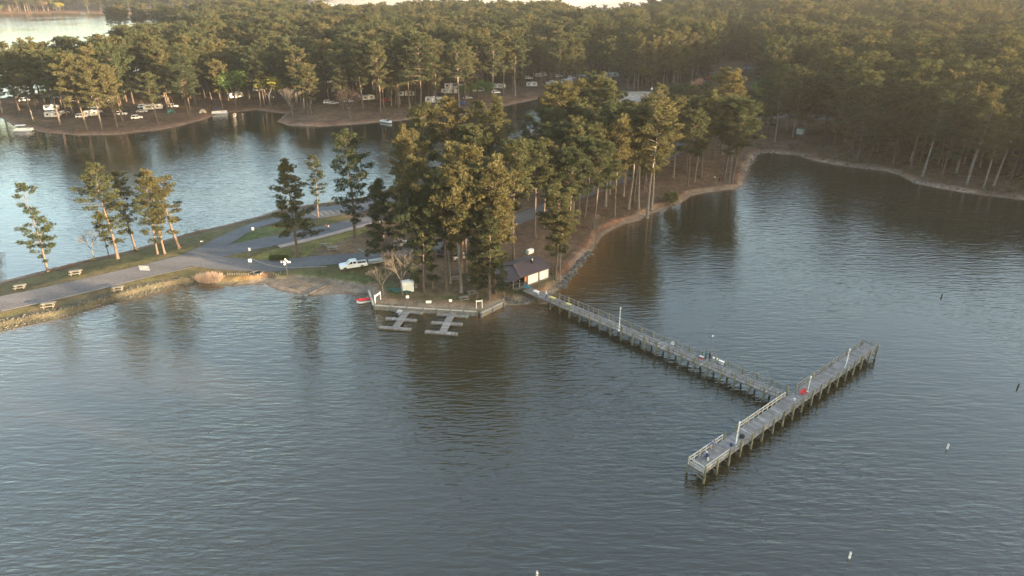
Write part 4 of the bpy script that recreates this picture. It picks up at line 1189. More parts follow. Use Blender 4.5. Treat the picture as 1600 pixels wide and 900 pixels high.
def walker(label, px, py, top, tr, face, pose='walk', cap=None, h=1.72):
    x, y, z = ground(px, py); person(label, 'person', (x, y, z + .09), face, pose, ['skin', top, tr, 'rubber'], cap, h)
walker('person in white walking on the sidewalk by the grass island', 514, 361, 'shirt_white', 'jeans', 2.8)
walker('person in red beside the walker in white on the sidewalk', 510, 359, 'shirt_red', 'khaki', 2.8, h=1.65)
walker('person in white on the wooded cove point near the water', 1116, 283, 'shirt_white', 'jeans', .4)
walker('person in dark clothes on the wooded cove point near the water', 1123, 286, 'shirt_dark', 'shirt_dark', .9)

# ------------------------------------------------------------------ tables at the shore end of the pier
def flat_table(label, px, py, top_m, size, rz, z=DECK, hh=.74):
    x, y = at(px, py, z + hh); t = thing('folding_table', label, 'table', (x, y, z), rz)
    MB().box((0, 0, hh), (size[0], size[1], .05)).build('tabletop', top_m, t)
    for a in (-1, 1):
        for b in (-1, 1): MB().tube([(a * size[0] * .42, b * size[1] * .42, 0), (a * size[0] * .42, b * size[1] * .42, hh)], .022, 6).build('leg', 'chrome', t)
flat_table('blue green table where the pier meets the boathouse', 823, 448, 'tableteal', (2.0, 1.3), fl)
flat_table('white table just past the blue green table on the pier', 838, 455, 'white', (1.2, .8), fl)
flat_table('pale yellow table nearer the shore on the pier', 863, 465, 'yellow', (1.3, .8), fl)
flat_table('pale yellow table farther out on the pier', 888, 475, 'yellow', (1.1, .8), fl + .2)
bucket('white pail under the white table on the pier', 841, 460)

# ------------------------------------------------------------------ boathouse
g0 = hz(*at(835, 432, 1.7))
B0 = np.array(at(813, 434, g0 + 2.5)); B1 = np.array(at(862.5, 417, g0 + 2.5))
bx_ = n2d(B1 - B0); by_ = np.array((-bx_[1], bx_[0])); LB = float(np.linalg.norm(B1 - B0)); DB = 7.6
bz = math.atan2(bx_[1], bx_[0])
bh = thing('boathouse', 'brown roofed boathouse with pale door panels at the root of the pier', 'boathouse', (B0[0], B0[1], g0), bz)
RZ = 2.5   # eave height
# local: x along the front eave, y backwards, z up
roof = MB()
def slab(p, t=.10, mi=0):
    up = [Vector(q) for q in p]; n = (up[1] - up[0]).cross(up[2] - up[0]).normalized()
    if n.z < 0: n = -n; up = up[::-1]
    lo = [q - n * t for q in up]; k = len(up)
    roof.face(up, mi)
    roof.face(lo[::-1], mi)
    for i in range(k): roof.face([up[i], lo[i], lo[(i + 1) % k], up[(i + 1) % k]], mi)
rid = 4.0; zr = RZ + 1.15; HX = 2.6
slab([(HX - 2.7, 0, RZ), (LB, 0, RZ), (LB, rid, zr), (HX - 1.2, rid, zr)])
slab([(HX - 1.2, rid, zr + .005), (LB, rid, zr + .005), (LB, DB, RZ + .1), (HX - 2.7, DB, RZ + .1)])
slab([(-1.6, .4, RZ - .65), (HX - 2.72, 0, RZ - .08), (HX - 1.22, rid, zr - .28), (-1.9, rid, RZ - .45)])
slab([(-1.9, rid + .01, RZ - .45), (HX - 1.22, rid + .01, zr - .28), (HX - 2.72, DB, RZ), (-1.6, DB - .4, RZ - .65)])
rf = roof.build('roof', 'roof', bh)
rb_ = MB()
for i in range(14):
    xx = .35 + i * (LB - .5) / 13
    rb_.beam((xx, .02, RZ + .03), (xx, rid, zr + .03), .04, .05)
rb_.beam((HX - 1.2, rid, zr + .04), (LB, rid, zr + .04), .28, .06)
rb_.build('roof_rib', 'roof', rf)
MB().box((LB * .66, rid - 1.1, zr + .0), (.55, .55, .5)).tube([(LB * .66, rid - 1.1, zr + .2), (LB * .66, rid - 1.1, zr + .55)], .12, 8, mi=1).build('roof_vent', ['darkcar', 'white'], rf)
w = MB(); wt = .12
w.box((LB / 2 + .9, DB - .5, (RZ - .1) / 2), (LB - 2.2, wt, RZ - .1)); w.box((LB - .35, DB / 2, (RZ - .1) / 2), (wt, DB - 1.1, RZ - .1))
w.box((2.1, DB / 2 + 1.2, (RZ - .1) / 2), (wt, DB - 3.6, RZ - .1))
w.box((LB / 2 + .9, .45, RZ - .28), (LB - 2.4, wt, .3))
for xx in (2.15, (2.3 + LB - .35) / 2 + .05, LB - .42): w.box((xx, .45, (RZ - .44) / 2), (.34, wt + .02, RZ - .44))
w.build('wall', 'wall', bh)
xa, xb = 2.42, (2.3 + LB - .35) / 2 - .17; xc, xd = xb + .42, LB - .62
for a, b in ((xa, xb), (xc, xd)):
    pn = MB().box(((a + b) / 2, .40, 1.12), (b - a, .06, 1.92)).build('door', 'doorwhite', bh)
    st = MB()
    for k in range(1, 4): st.box(((a + b) / 2, .362, .16 + k * .48), (b - a - .06, .012, .03))
    st.build('groove', 'silver', pn)
MB().box((1.75, .42, 1.55), (.5, .08, 1.1)).build('fascia_board', 'orange', bh)
MB().box((1.55, .40, .75), (.14, .14, 1.5)).build('post', 'tan', bh)
for px_, py_ in ((-1.3, .7), (.1, .4), (-1.4, DB - .8)): MB().box((px_, py_, .93), (.14, .14, 1.86)).build('post', 'timber', bh)
MB().box((LB / 2 - .4, DB / 2, .03), (LB + 1.0, DB - .4, .14)).build('floor_slab', 'concrete', bh)
x, y, z = ground(828, 394)
cooler('white storage chest behind the boathouse roof', 828, 396, 'white', 'white', z=z, rz=bz, size=(1.6, .8, 1.0))
x, y, z = ground(801, 446)
def hull(L, W, H, bow=.35, rake=.5, n=9):
    mb = MB(); rows = []
    for i in range(n):
        t = i / (n - 1); x = -L / 2 + L * t
        k = 1.0 if t < 1 - bow else math.sqrt(max(1 - ((t - (1 - bow)) / bow) ** 2, 0.0004))
        wz = W / 2 * k * (.92 + .08 * math.sin(t * 3)); sh = H * (1 + .25 * t * t)
        rows.append([(x, -wz, sh), (x, -wz * .93, H * .45), (x + (.0), -wz * .45, .05 + (H * .5 * max(0, t - .75) * 3)), (x, 0, 0 + (H * .6 * max(0, t - .75) * 3)),
                     (x, wz * .45, .05 + (H * .5 * max(0, t - .75) * 3)), (x, wz * .93, H * .45), (x, wz, sh)])
    for i in range(n - 1):
        for k in range(6): mb.face([rows[i][k], rows[i + 1][k], rows[i + 1][k + 1], rows[i][k + 1]])
    mb.face(rows[0][::-1])
    return mb, rows
def boat(label, loc, rz, L=5.2, W=2.0, H=.75, hm='white', dm='silver', cover=None, seats=True, windshield=True, group=None):
    t = thing('boat', label, 'boat', loc, rz, group)
    mb, rows = hull(L, W, H); mb.build('hull', hm, t, smooth=True)
    d = MB()
    for i in range(len(rows) - 1):
        a, b = rows[i], rows[i + 1]; dz = .06 if not cover else -.16
        q = [Vector(a[0]) - Vector((0, -.02, dz)), Vector(b[0]) - Vector((0, -.02, dz)), Vector(b[6]) - Vector((0, .02, dz)), Vector(a[6]) - Vector((0, .02, dz))]
        m_ = [(q[0] + q[3]) / 2, (q[1] + q[2]) / 2]; h = (.25 if cover else -.22)
        m_[0].z += h; m_[1].z += h
        d.face([q[0], q[1], m_[1], m_[0]]); d.face([m_[0], m_[1], q[2], q[3]])
    d.build('cover' if cover else 'deck', cover or dm, t)
    if not cover:
        if windshield:
            MB().box((L * .12, 0, H + .22), (.05, W * .7, .4)).build('windshield', 'glass', t)
        if seats:
            for sy in (-.3, .3): MB().box((-L * .08, sy * W * .8, H + .05), (.5, .5, .45)).build('seat', 'rv', t)
    MB().box((-L / 2 - .18, 0, H * .8), (.36, .4, .7)).tube([(-L / 2 - .2, 0, H * .4), (-L / 2 - .2, 0, -.25)], .07, 6).build('outboard_motor', 'darkcar', t)
    return t
def aim(a, b, z=0):
    p, q = at(a[0], a[1], z), at(b[0], b[1], z); return math.atan2(q[1] - p[1], q[0] - p[0])
x, y = at(569, 470, .3); boat('small red speedboat with white hull moored at the bulkhead corner', (x, y, -.12), aim((580, 467), (560, 470)) + .05, 3.0, 1.35, .55, 'white', 'red', cover='red')
x, y = at(722, 491, .3); boat('flat teal boat tied up at the right floating dock', (x, y, -.12), aim((713, 489), (732, 492)), 3.1, 1.25, .42, 'teal', 'teal', seats=False, windshield=False)
x, y = at(626, 486, .3); boat('small white boat between fingers of the left floating dock', (x, y, -.12), aim((622, 488), (630, 482)), 2.4, 1.1, .4, 'white', 'rv', windshield=False)
x, y = at(604, 190, .4); boat('white runabout moored on the campground shore', (x, y, -.1), -.6, 6.2, 2.3, .9)
x, y = at(37, 203, .5)
def pontoon(label, loc, rz, canopy=True, L=7.5):
    t = thing('pontoon_boat', label, 'pontoon boat', loc, rz, 'pontoon boats on the lagoon')
    for s in (-1, 1): MB().tube([(-L / 2, s * .95, .25), (L / 2 - .6, s * .95, .25), (L / 2, s * .95, .42)], [.3, .3, .08], 10).build('pontoon', 'silver', t, smooth=True)
    MB().box((0, 0, .62), (L, 2.5, .1)).build('deck', 'rv', t)
    MB().box((0, 1.2, .98), (L * .9, .05, .6)).box((0, -1.2, .98), (L * .9, .05, .6)).box((L * .45, 0, .98), (.05, 2.4, .6)).box((-L * .45, 0, .98), (.05, 2.4, .6)).build('side_panel', 'white', t)
    for s in (-1, 1): MB().box((L * .22, s * .85, .9), (1.6, .6, .45)).build('seat', 'tan', t)
    if canopy:
        mb = MB().box((-L * .12, 0, 2.55), (L * .5, 2.4, .12)); mb.build('canopy', 'blue' if canopy == 2 else 'white', t)
        fr = MB()
        for a in (-.35, .12):
            for s in (-1, 1): fr.tube([(L * a, s * 1.15, 1.0), (L * a, s * 1.1, 2.5)], .03, 5)
        fr.build('canopy_frame', 'chrome', t)
pontoon('long white covered pontoon boat floating off the left campground shore', (x, y, -.15), .12, 1, 7)
x, y = at(343, 176, .5); pontoon('pontoon boat with blue canopy at the bend of the campground shore', (x, y, -.15), .35, 2, 7)
# ------------------------------------------------------------------ bulkhead and floating docks
def bulkhead(name, label, pts, top=.92):
    w = [at(px, py, top) for px, py in pts]
    t = thing(name, label, 'retaining wall', (w[0][0], w[0][1], 0)); o = (w[0][0], w[0][1], 0)
    mb, cp = MB(), MB()
    for a, b in zip(w[:-1], w[1:]):
        mb.beam((a[0], a[1], top / 2 - .8), (b[0], b[1], top / 2 - .8), .2, top + 1.3)
        cp.beam((a[0], a[1], top + .03), (b[0], b[1], top + .03), .42, .1)
    mb.build('wall', 'timber', t, o); cp.build('cap', 'pale_timber', t, o)
    q = resample(w, 2.6)
    for c in q: MB().tube([(c[0] + .2, c[1] - .22, -1.2), (c[0] + .2, c[1] - .22, top + .28)], .11, 7).build('post', 'timber', t, o)
bulkhead('bulkhead', 'timber bulkhead with pale cap along the lawn behind the floating docks', [(576, 453), (584, 477), (660, 482), (744.5, 487)])
bulkhead('bulkhead', 'short angled timber bulkhead on the right of the docks', [(751, 489.5), (786, 472.5)])
def dock(label, a, b, fingers):
    p, q = np.array(at(*a, .4)), np.array(at(*b, .4)); t = thing('floating_dock', label, 'floating dock', (p[0], p[1], 0), group='floating docks in front of the lawn'); o = (p[0], p[1], 0)
    d = n2d(q - p); n = np.array((-d[1], d[0])); decking(p, d, n, float(np.linalg.norm(q - p)), 1.35, .42).build('walkway', 'planks', t, o)
    for f0, f1 in fingers:
        u, v = np.array(at(*f0, .4)), np.array(at(*f1, .4)); dd_ = n2d(v - u); nn = np.array((-dd_[1], dd_[0]))
        fb = decking(u, dd_, nn, float(np.linalg.norm(v - u)), .85, .37)
        fb.beam((*u, .2), (*v, .2), .8, .26, tint=.6); fb.build('finger', 'planks', t, o)
        for c in (u + dd_ * .25, v - dd_ * .25): MB().tube([(c[0] - .3 * nn[0], c[1] - .45, -1.2), (c[0] - .3 * nn[0], c[1] - .45, .85)], .07, 6).build('piling', 'piling', t, o)
dock('left floating dock with three rows of fingers', (641.6, 478.6), (617, 513), (((612, 483), (660, 488.5)), ((602, 496.5), (651, 500)), ((591.5, 510), (642, 514))))
dock('right floating dock with three rows of fingers', (708.6, 485), (691.6, 519), (((682, 490), (731, 493.7)), ((673.7, 503), (722.8, 506)), ((664, 517), (715, 521))))
# frames and signs on the lawn
def frame(label, px0, py0, px1, py1, hh):
    a, b = ground(px0, py0), ground(px1, py1); t = thing('goal_frame', label, 'frame', a, 0, 'white frames beside the docks'); o = a
    for p in (a, b): MB().box((p[0], p[1], p[2] + hh / 2), (.13, .13, hh)).build('post', 'white', t, o)
    MB().beam((a[0], a[1], a[2] + hh * .86), (b[0], b[1], b[2] + hh * .86), .09, .22).build('crossbar', 'white', t, o)
frame('white post and beam frame at the left end of the bulkhead', 586.5, 474, 595.5, 475, 1.75)
frame('white post and beam frame at the right end of the bulkhead', 744.5, 482, 753.5, 481, 1.75)
def sign(label, px, py, toppy, w, h, m_='white', poles=1, rz=.1, name='sign', cat='sign', post='chrome'):
    x, y, z = ground(px, py); lo, hi = .1, 8
    for _ in range(20):
        k = (lo + hi) / 2
        if project(x, y, z + k)[1] > toppy: lo = k
        else: hi = k
    t = thing(name, label, cat, (x, y, z), rz)
    for i in range(poles): MB().box(((i - (poles - 1) / 2) * w * .8, 0, lo / 2), (.07, .07, lo - .02)).build('post', post, t)
    MB().box((0, -.06, lo - h / 2), (w, .04, h)).build('sign_panel', m_, t)
sign('square white sign on the lawn above the left floating dock', 637, 467.5, 461.5, .62, .6)
sign('wide white sign on the lawn between the docks', 670, 475, 469.5, 1.1, .55, poles=2)
sign('square white sign on the lawn above the right floating dock', 704, 473, 467.5, .58, .55)
sign('tall white road sign at the near kerb of the road fork', 393, 421, 404.5, .7, .7)
sign('white round topped sign at the tip of the golden grass island', 392, 402, 387, .5, .75)
sign('white sign on the far green island of the fork', 396, 363, 355, .55, .8)
sign('low pale board between two posts on the causeway verge', 317, 384, 376, .7, .3, 'rv', poles=2)
# bird gourd pole
x, y, z = ground(451.5, 440)
t = thing('gourd_pole', 'tall pole carrying a cluster of white hanging bird gourds by the beach', 'birdhouse pole', (x, y, z))
MB().tube([(0, 0, 0), (-.12, 0, 4.9)], [.05, .04], 7).build('pole', 'chrome', t)
MB().beam((-1.0, 0, 4.7), (.8, 0, 4.7), .04, .04).beam((-.1, -.9, 4.6), (-.1, .9, 4.6), .04, .04).build('crossarm', 'chrome', t)
for a, b, c in ((-.95, 0, 4.4), (-.45, .1, 4.42), (.4, 0, 4.4), (.78, 0, 4.42), (-.1, -.85, 4.3), (-.1, .85, 4.3), (-.1, -.4, 4.28), (-.1, .45, 4.3), (-.1, 0, 5.0)):
    MB().ball((a, b, c), (.17, .17, .2)).ball((a, b, c + .2), (.06, .06, .12)).build('gourd', 'white', t, smooth=True)
# shed and green rack
x, y, z = ground(637, 454)
sa = math.atan2(*(np.array(at(648, 447, z)) - np.array(at(627, 452, z)))[::-1])
t = thing('garden_shed', 'small pale blue shed with curved roof behind the lawn', 'shed', (x, y, z), .38)
MB().box((0, 0, .85), (2.2, 1.7, 1.7)).build('wall', 'shed', t)
prof = [(-1.0, 1.68), (-.95, 1.9), (-.55, 2.2), (0, 2.32), (.55, 2.2), (.95, 1.9), (1.0, 1.68)]
rm = MB()
for i in range(len(prof) - 1):
    (a, za), (b, zb) = prof[i], prof[i + 1]; rm.face([(-1.2, a, za), (1.2, a, za), (1.2, b, zb), (-1.2, b, zb)])
for e in (-1.2, 1.2): rm.face([(e, a, zz) for a, zz in (prof if e > 0 else prof[::-1])])
rm.build('roof', 'shed', t)
dr = MB().box((1.115, -.3, .8), (.05, .7, 1.5)).build('door', 'doorwhite', t); MB().box((1.15, -.02, .8), (.03, .06, .2)).build('handle', 'darkcar', dr)
for k, (px, py) in enumerate(((621, 455), (629, 458))):
    x, y, z = ground(px, py)
    t = thing('canoe', ('dark green upturned canoe left of the pale blue shed', 'dark green upturned canoe in front of the pale blue shed')[k], 'canoe', (x, y, z), -.12 + .05 * k, 'green canoes by the shed')
    mb, rows = hull(3.6, .85, .35, .45); mb.v = [(a, b, .62 - c) for a, b, c in mb.v]; mb.build('hull', 'green', t, smooth=True)
    for s in (-1, 1): MB().box((s * 1.0, 0, .12), (.08, 1.0, .24)).build('trestle', 'timber', t)
# picnic tables
pt = thing('picnic_table', 'pale concrete picnic table on the near causeway verge', 'picnic table')
MB().box((0, 0, .74), (1.9, .75, .07)).build('tabletop', 'concrete', pt)
for s in (-1, 1):
    MB().box((0, s * .68, .44), (1.9, .27, .06)).build('bench', 'concrete', pt)
    MB().box((s * .65, 0, .36), (.12, 1.3, .1)).beam((s * .65, -.5, .02), (s * .65, -.2, .7), .1, .1).beam((s * .65, .5, .02), (s * .65, .2, .7), .1, .1).build('leg', 'timber', pt)
for px, py, s, lab in ((77, 480, 1.25, 'pale picnic table on the near causeway verge at far left'), (185, 454, 1.1, 'faint picnic table on the near verge between road and riprap'),
                    (119, 429, 1.2, 'picnic table on the lagoon side of the causeway right of the lone pine'), (32, 451, 1.1, 'picnic table on the lagoon side of the causeway left of the lone pine'),
                    (520, 391, 1.25, 'picnic table on the brown grass above the pickup'), (505, 385, .9, 'small picnic table beyond the one above the pickup'),
                    (725, 469, 1.0, 'grey picnic table on the lawn above the right dock'), (738, 460, 1.05, 'grey picnic table nearer the bushy pine on the lawn'),
                    (711, 437, .9, 'picnic table under the pines behind the lawn signs'), (737, 438, 1.1, 'pale picnic table left of the boathouse under the pines')):
    x, y, z = ground(px, py); place(pt, lab, (x, y, z), .35, s, 'picnic tables')
# fire ring
x, y, z = ground(403, 432)
t = thing('stone_ring', 'ring of pale stones around a dark pit above the beach', 'fire ring', (x, y, z))
for k in range(11):
    a = k * 2 * math.pi / 11; MB().box((math.cos(a) * .95, math.sin(a) * .95, .16), (.5, .38, .38), a + 1.57, taper=.8).build('stone', 'rock', t)
MB().tube([(0, 0, .0), (0, 0, .06)], [.8, .8], 14).build('ash_bed', 'shirt_dark', t)
# low fence on the verge
t0 = at(366, 430, 1.7)
t = thing('low_fence', 'row of short pale stakes along the top of the beach', 'fence', (*t0, hz(*t0)))
for k in range(24):
    px = 356 + k * 3.6
    if 396 < px < 411: continue
    x, y, z = ground(px, 429.5 + .012 * (px - 356)); MB().box((x, y, z + .22), (.09, .09, .5)).build('stake', 'timber', t, (*t0, hz(*t0)))
# driftwood
def log(label, px0, py0, px1, py1, r=.13, forks=1):
    a, b = ground(px0, py0), ground(px1, py1); a = Vector(a) + Vector((0, 0, r)); b = Vector((b[0], b[1], max(b[2], -.05) + r))
    mb = MB(); mid = a.lerp(b, .5) + Vector((.15, .2, .05)); mb.tube([a, a.lerp(mid, .5), mid, b], [r * .5, r * .8, r, r * 1.15], 8)
    for k in range(forks): c = a.lerp(b, .25 + .3 * k); mb.tube([c, c + Vector((-.7, .5, .35))], [r * .4, .02], 5)
    tag(mb.build('log', 'dead_wood', None, tuple(a), smooth=True), label, 'log')
log('long pale log lying across the sandy beach', 519, 444, 482, 461, .15)
log('forked driftwood branch in the shallows of the right shore', 1376, 266, 1350, 272, .2, 2)
log('bleached driftwood on the bank at the head of the cove', 1275, 231, 1289, 237, .22)
log('brush branch in the water by the reed clump', 376, 445, 364, 451, .07, 2)
# reeds
x, y, z = ground(328, 441)
mb = MB(); rr = random.Random(2)
for k in range(520):
    a, q = rr.uniform(0, 6.28), math.sqrt(rr.random()) ; bx0, by0 = math.cos(a) * q * 2.7, math.sin(a) * q * 1.5
    lean = Vector((math.cos(a), math.sin(a), 0)) * rr.uniform(.1, .9) * q; hgt = rr.uniform(.9, 2.0) * (1.15 - .5 * q)
    p = Vector((bx0, by0, 0)); e = p + lean + Vector((0, 0, hgt)); mb.face([p + Vector((-.03, 0, 0)), p + Vector((.03, 0, 0)), e], 0, rr.uniform(.6, 1.2))
    mb.face([p.lerp(e, .65) + Vector((-.10, .02, 0)), p.lerp(e, .65) + Vector((.10, -.03, 0)), e + lean * .3 + Vector((0, 0, .1))], 0, rr.uniform(.9, 1.5))
tag(mb.build('reed_clump', 'plume', None), 'pale pinkish clump of dry plumed reeds at the waterline', 'reed clump').location = (x, y, z - .1)
# hedge on the island
x, y, z = ground(436, 406); rngl = np.random.default_rng(8)
pp = rngl.uniform(-1, 1, (2600, 3)) * np.array([2.1, .55, .55]) + np.array([0, 0, .65]); dd_ = rngl.normal(size=(2600, 3)); dd_ /= np.linalg.norm(dd_, axis=1)[:, None]
me = mesh_tris('hedge', leaf_tris(pp, dd_, rngl.uniform(.1, .22, 2600), rngl.uniform(.04, .09, 2600), rngl), 'leaf_green', rngl.uniform(.45, .9, 2600))
hg = bpy.data.objects.new('hedge', me); col.objects.link(hg); hg.location = (x, y, z - .1); hg.rotation_euler = (0, 0, .1); tag(hg, 'low clipped green hedge on the golden grass island', 'hedge')
# riprap and shore rocks
def rocks(name, label, pts, n, spread, smin, smax):
    w = [at(px, py) for px, py in pts]; q = resample(w, .25); r = random.Random(len(pts)); mb = MB()
    for k in range(n):
        c = q[r.randrange(len(q))] + np.array((r.gauss(0, spread * .5), r.gauss(0, spread)))
        d_ = float(shore(np.array([c]))[0])
        if d_ < -.4: continue
        s = r.uniform(smin, smax); z = hz(*c)
        b0 = len(mb.v); mb.ball((c[0], c[1], z + s * .15), (s * r.uniform(.8, 1.4), s * r.uniform(.7, 1.2), s * r.uniform(.5, .8)), n=6, m_=4, tint=r.uniform(.6, 1.35))
        for i in range(b0, len(mb.v)):
            v = mb.v[i]; mb.v[i] = (v[0] + r.uniform(-.2, .2) * s, v[1] + r.uniform(-.2, .2) * s, v[2] + r.uniform(-.2, .2) * s)
    tag(mb.build(name, 'rock'), label, 'rocks', kind='stuff')
rocks('riprap', 'grey riprap stones lining the near face of the causeway', [(-20, 505), (0, 512), (60, 499), (100, 490), (175, 469), (250, 452), (280, 446), (330, 441)], 700, 1.0, .08, .18)
rocks('shore_rocks', 'grey boulders along the bank between boathouse and cove beach', [(866, 452), (880, 446), (892, 430), (905, 412), (920, 396)], 170, 1.0, .15, .45)
rocks('shore_rocks', 'pale rocks along the right shore of the cove', [(1165, 272), (1190, 237), (1245, 241), (1300, 254), (1345, 262), (1430, 285), (1540, 304), (1600, 311)], 300, 1.0, .12, .4)
rocks('shore_rocks', 'small stones along the bank in front of the boathouse', [(786, 470), (805, 474), (840, 466)], 160, .5, .1, .25)
# buoys
def buoy(label, px, py, hgt=.9, m_='white', r=.13):
    x, y = at(px, py); t = thing('buoy', label, 'buoy', (x, y, 0), group='marker buoys')
    MB().tube([(0, 0, -.3), (0, 0, hgt)], [r, r * .85], 10).build('float', m_, t, smooth=False)
    MB().tube([(0, 0, hgt), (0, 0, hgt + .06)], [r * .6, r * .4], 8).tube([(0, 0, hgt * .55), (0, 0, hgt * .62)], [r * 1.06, r * 1.04], 10).build('band', 'orange' if m_ == 'white' else 'rubber', t)
buoy('white marker buoy below the outer end of the pier', 1327, 872); buoy('white marker buoy cut by the bottom edge of the picture', 839, 902)
buoy('white marker buoy right of the pier', 1480, 701, .8); buoy('dark marker buoy beyond the far end of the pier', 1471, 464, .7, 'rubber')
buoy('dark marker buoy at the right edge of the picture', 1590, 606, .7, 'rubber')

# ------------------------------------------------------------------ vehicles
def wheels(t, xs, hw, r, wd=.24):
    for x in xs:
        for s in (-1, 1):
            w = MB().tube([(x, s * (hw - wd), r), (x, s * hw, r)], [r, r], 16).build('wheel', 'rubber', t)
            MB().tube([(x, s * (hw - .02), r), (x, s * (hw + .012), r)], [r * .58, r * .5], 12).build('rim', 'chrome', w)
def pickup(label, loc, rz, m_='white'):
    t = thing('pickup_truck', label, 'pickup truck', loc, rz)
    b = MB()
    b.prism([(-2.9, .45), (2.75, .40), (2.9, .6), (2.88, .95), (2.7, 1.1), (1.45, 1.2), (-.85, 1.2), (-.85, .75), (-2.85, .75)], -.97, .97)
    b.prism([(-.85, 1.2), (1.42, 1.2), (.65, 1.82), (.2, 1.88), (-.6, 1.86), (-.84, 1.75)], -.84, .84)
    for s in (-1, 1): b.box((-1.87, s * .91, .98), (2.02, .12, .47))
    b.box((-2.84, 0, .98), (.1, 1.7, .46)); o = b.build('body', m_, t)
    bv = o.modifiers.new('bevel', 'BEVEL'); bv.width = .05; bv.segments = 2
    g = MB(); g.face([(1.36, -.74, 1.26), (1.36, .74, 1.26), (.72, .66, 1.79), (.72, -.66, 1.79)]); g.build('windshield', 'glass', t).location.x = .03
    for s in (-1, 1):
        g = MB(); y = s * .855
        g.face([(1.08, y, 1.27), (.22, y, 1.27), (.22, y, 1.75), (.58, y, 1.75)]); g.build('side_window', 'glass', t)
        g = MB(); g.face([(.1, y, 1.27), (-.55, y, 1.27), (-.5, y, 1.73), (.1, y, 1.75)]); g.build('side_window', 'glass', t)
        MB().box((2.86, s * .72, .82), (.1, .34, .2)).build('headlight', 'lamp', t); MB().box((-2.91, s * .86, .9), (.05, .12, .35)).build('tail_light', 'redlamp', t)
        MB().box((1.0, s * 1.06, 1.3), (.12, .18, .16)).build('mirror', 'rubber', t)
    MB().box((-1.86, 0, .80), (1.96, 1.66, .05)).build('bed_liner', 'rubber', t)
    MB().box((2.92, 0, .5), (.1, 1.7, .18)).box((-2.98, 0, .55), (.12, 1.7, .16)).build('bumper', 'chrome', t)
    MB().box((-1.4, .2, 1.02), (.7, .8, .4)).build('toolbox', 'darkcar', t)
    wheels(t, (1.85, -1.75), 1.0, .4)
    return t
def gpos(px, py): x, y, z = ground(px, py); return (x, y, z + .10)
zt = hz(*at(551, 415, 1.7)) + .12
pp0, pp1 = at(571, 413.5, zt + .3), at(533, 419, zt + .3); hd = math.atan2(pp1[1] - pp0[1], pp1[0] - pp0[0])
cx_, cy_ = (pp0[0] + pp1[0]) / 2, (pp0[1] + pp1[1]) / 2
pickup('white pickup truck with dark tool box driving on the service road', (cx_, cy_, zt - .04), hd)
bt0 = (cx_ - math.cos(hd) * 5.3, cy_ - math.sin(hd) * 5.3)
boat('silver grey covered jon boat on the trailer behind the white pickup', (bt0[0], bt0[1], zt + .42), hd + .1, 4.2, 1.6, .5, 'silver', 'silver', cover='shed')
t = thing('boat_trailer', 'low boat trailer hitched behind the white pickup', 'trailer', (bt0[0], bt0[1], zt - .04), hd + .1)
MB().beam((-1.9, .6, .45), (1.5, .5, .45), .08, .1).beam((-1.9, -.6, .45), (1.5, -.5, .45), .08, .1).beam((1.4, .5, .45), (2.4, 0, .45), .08, .1).beam((1.4, -.5, .45), (2.4, 0, .45), .08, .1).beam((-1.2, -.7, .4), (-1.2, .7, .4), .08, .08).build('frame', 'chrome', t)
wheels(t, (-.7,), .92, .3, .18)
def car(label, m_, suv=False):
    t = thing('parked_car', label, 'car'); b = MB(); h = 1.75 if suv else 1.45
    b.prism([(-2.2, .32), (2.15, .3), (2.3, .55), (2.2, .82), (1.1, .95), (-2.2, .95), (-2.3, .7)], -.88, .88)
    b.prism([(-2.12 if suv else -1.75, .95), (1.12, .95), (.45, h - .05), (-.1, h), (-1.7 if suv else -.95, h - .03), (-2.05 if suv else -1.55, 1.2)], -.76, .76)
    o = b.build('body', m_, t); bv = o.modifiers.new('bevel', 'BEVEL'); bv.width = .05; bv.segments = 2
    g = MB(); g.face([(1.08, -.66, 1.0), (1.08, .66, 1.0), (.5, .6, h - .09), (.5, -.6, h - .09)]); g.build('windshield', 'glass', t).location.x = .03
    e = -1.9 if suv else -1.3
    for s in (-1, 1):
        g = MB(); y = s * .775; g.face([(.85, y, 1.02), (-.35, y, 1.02), (-.35, y, h - .1), (.38, y, h - .1)]); g.build('side_window', 'glass', t)
        g = MB(); g.face([(-.45, y, 1.02), (e, y, 1.02), (e + .25, y, h - .12), (-.45, y, h - .1)]); g.build('side_window', 'glass', t)
        MB().box((2.24, s * .62, .68), (.08, .3, .14)).build('headlight', 'lamp', t); MB().box((-2.26, s * .72, .75), (.06, .2, .16)).build('tail_light', 'redlamp', t)
    g = MB(); xr = -1.98 if suv else -1.5; g.box((xr - .05, 0, 1.3 if suv else 1.12), (.04, 1.2, .4 if suv else .2)); g.build('rear_window', 'glass', t)
    wheels(t, (1.4, -1.4), .9, .33, .2)
    return t
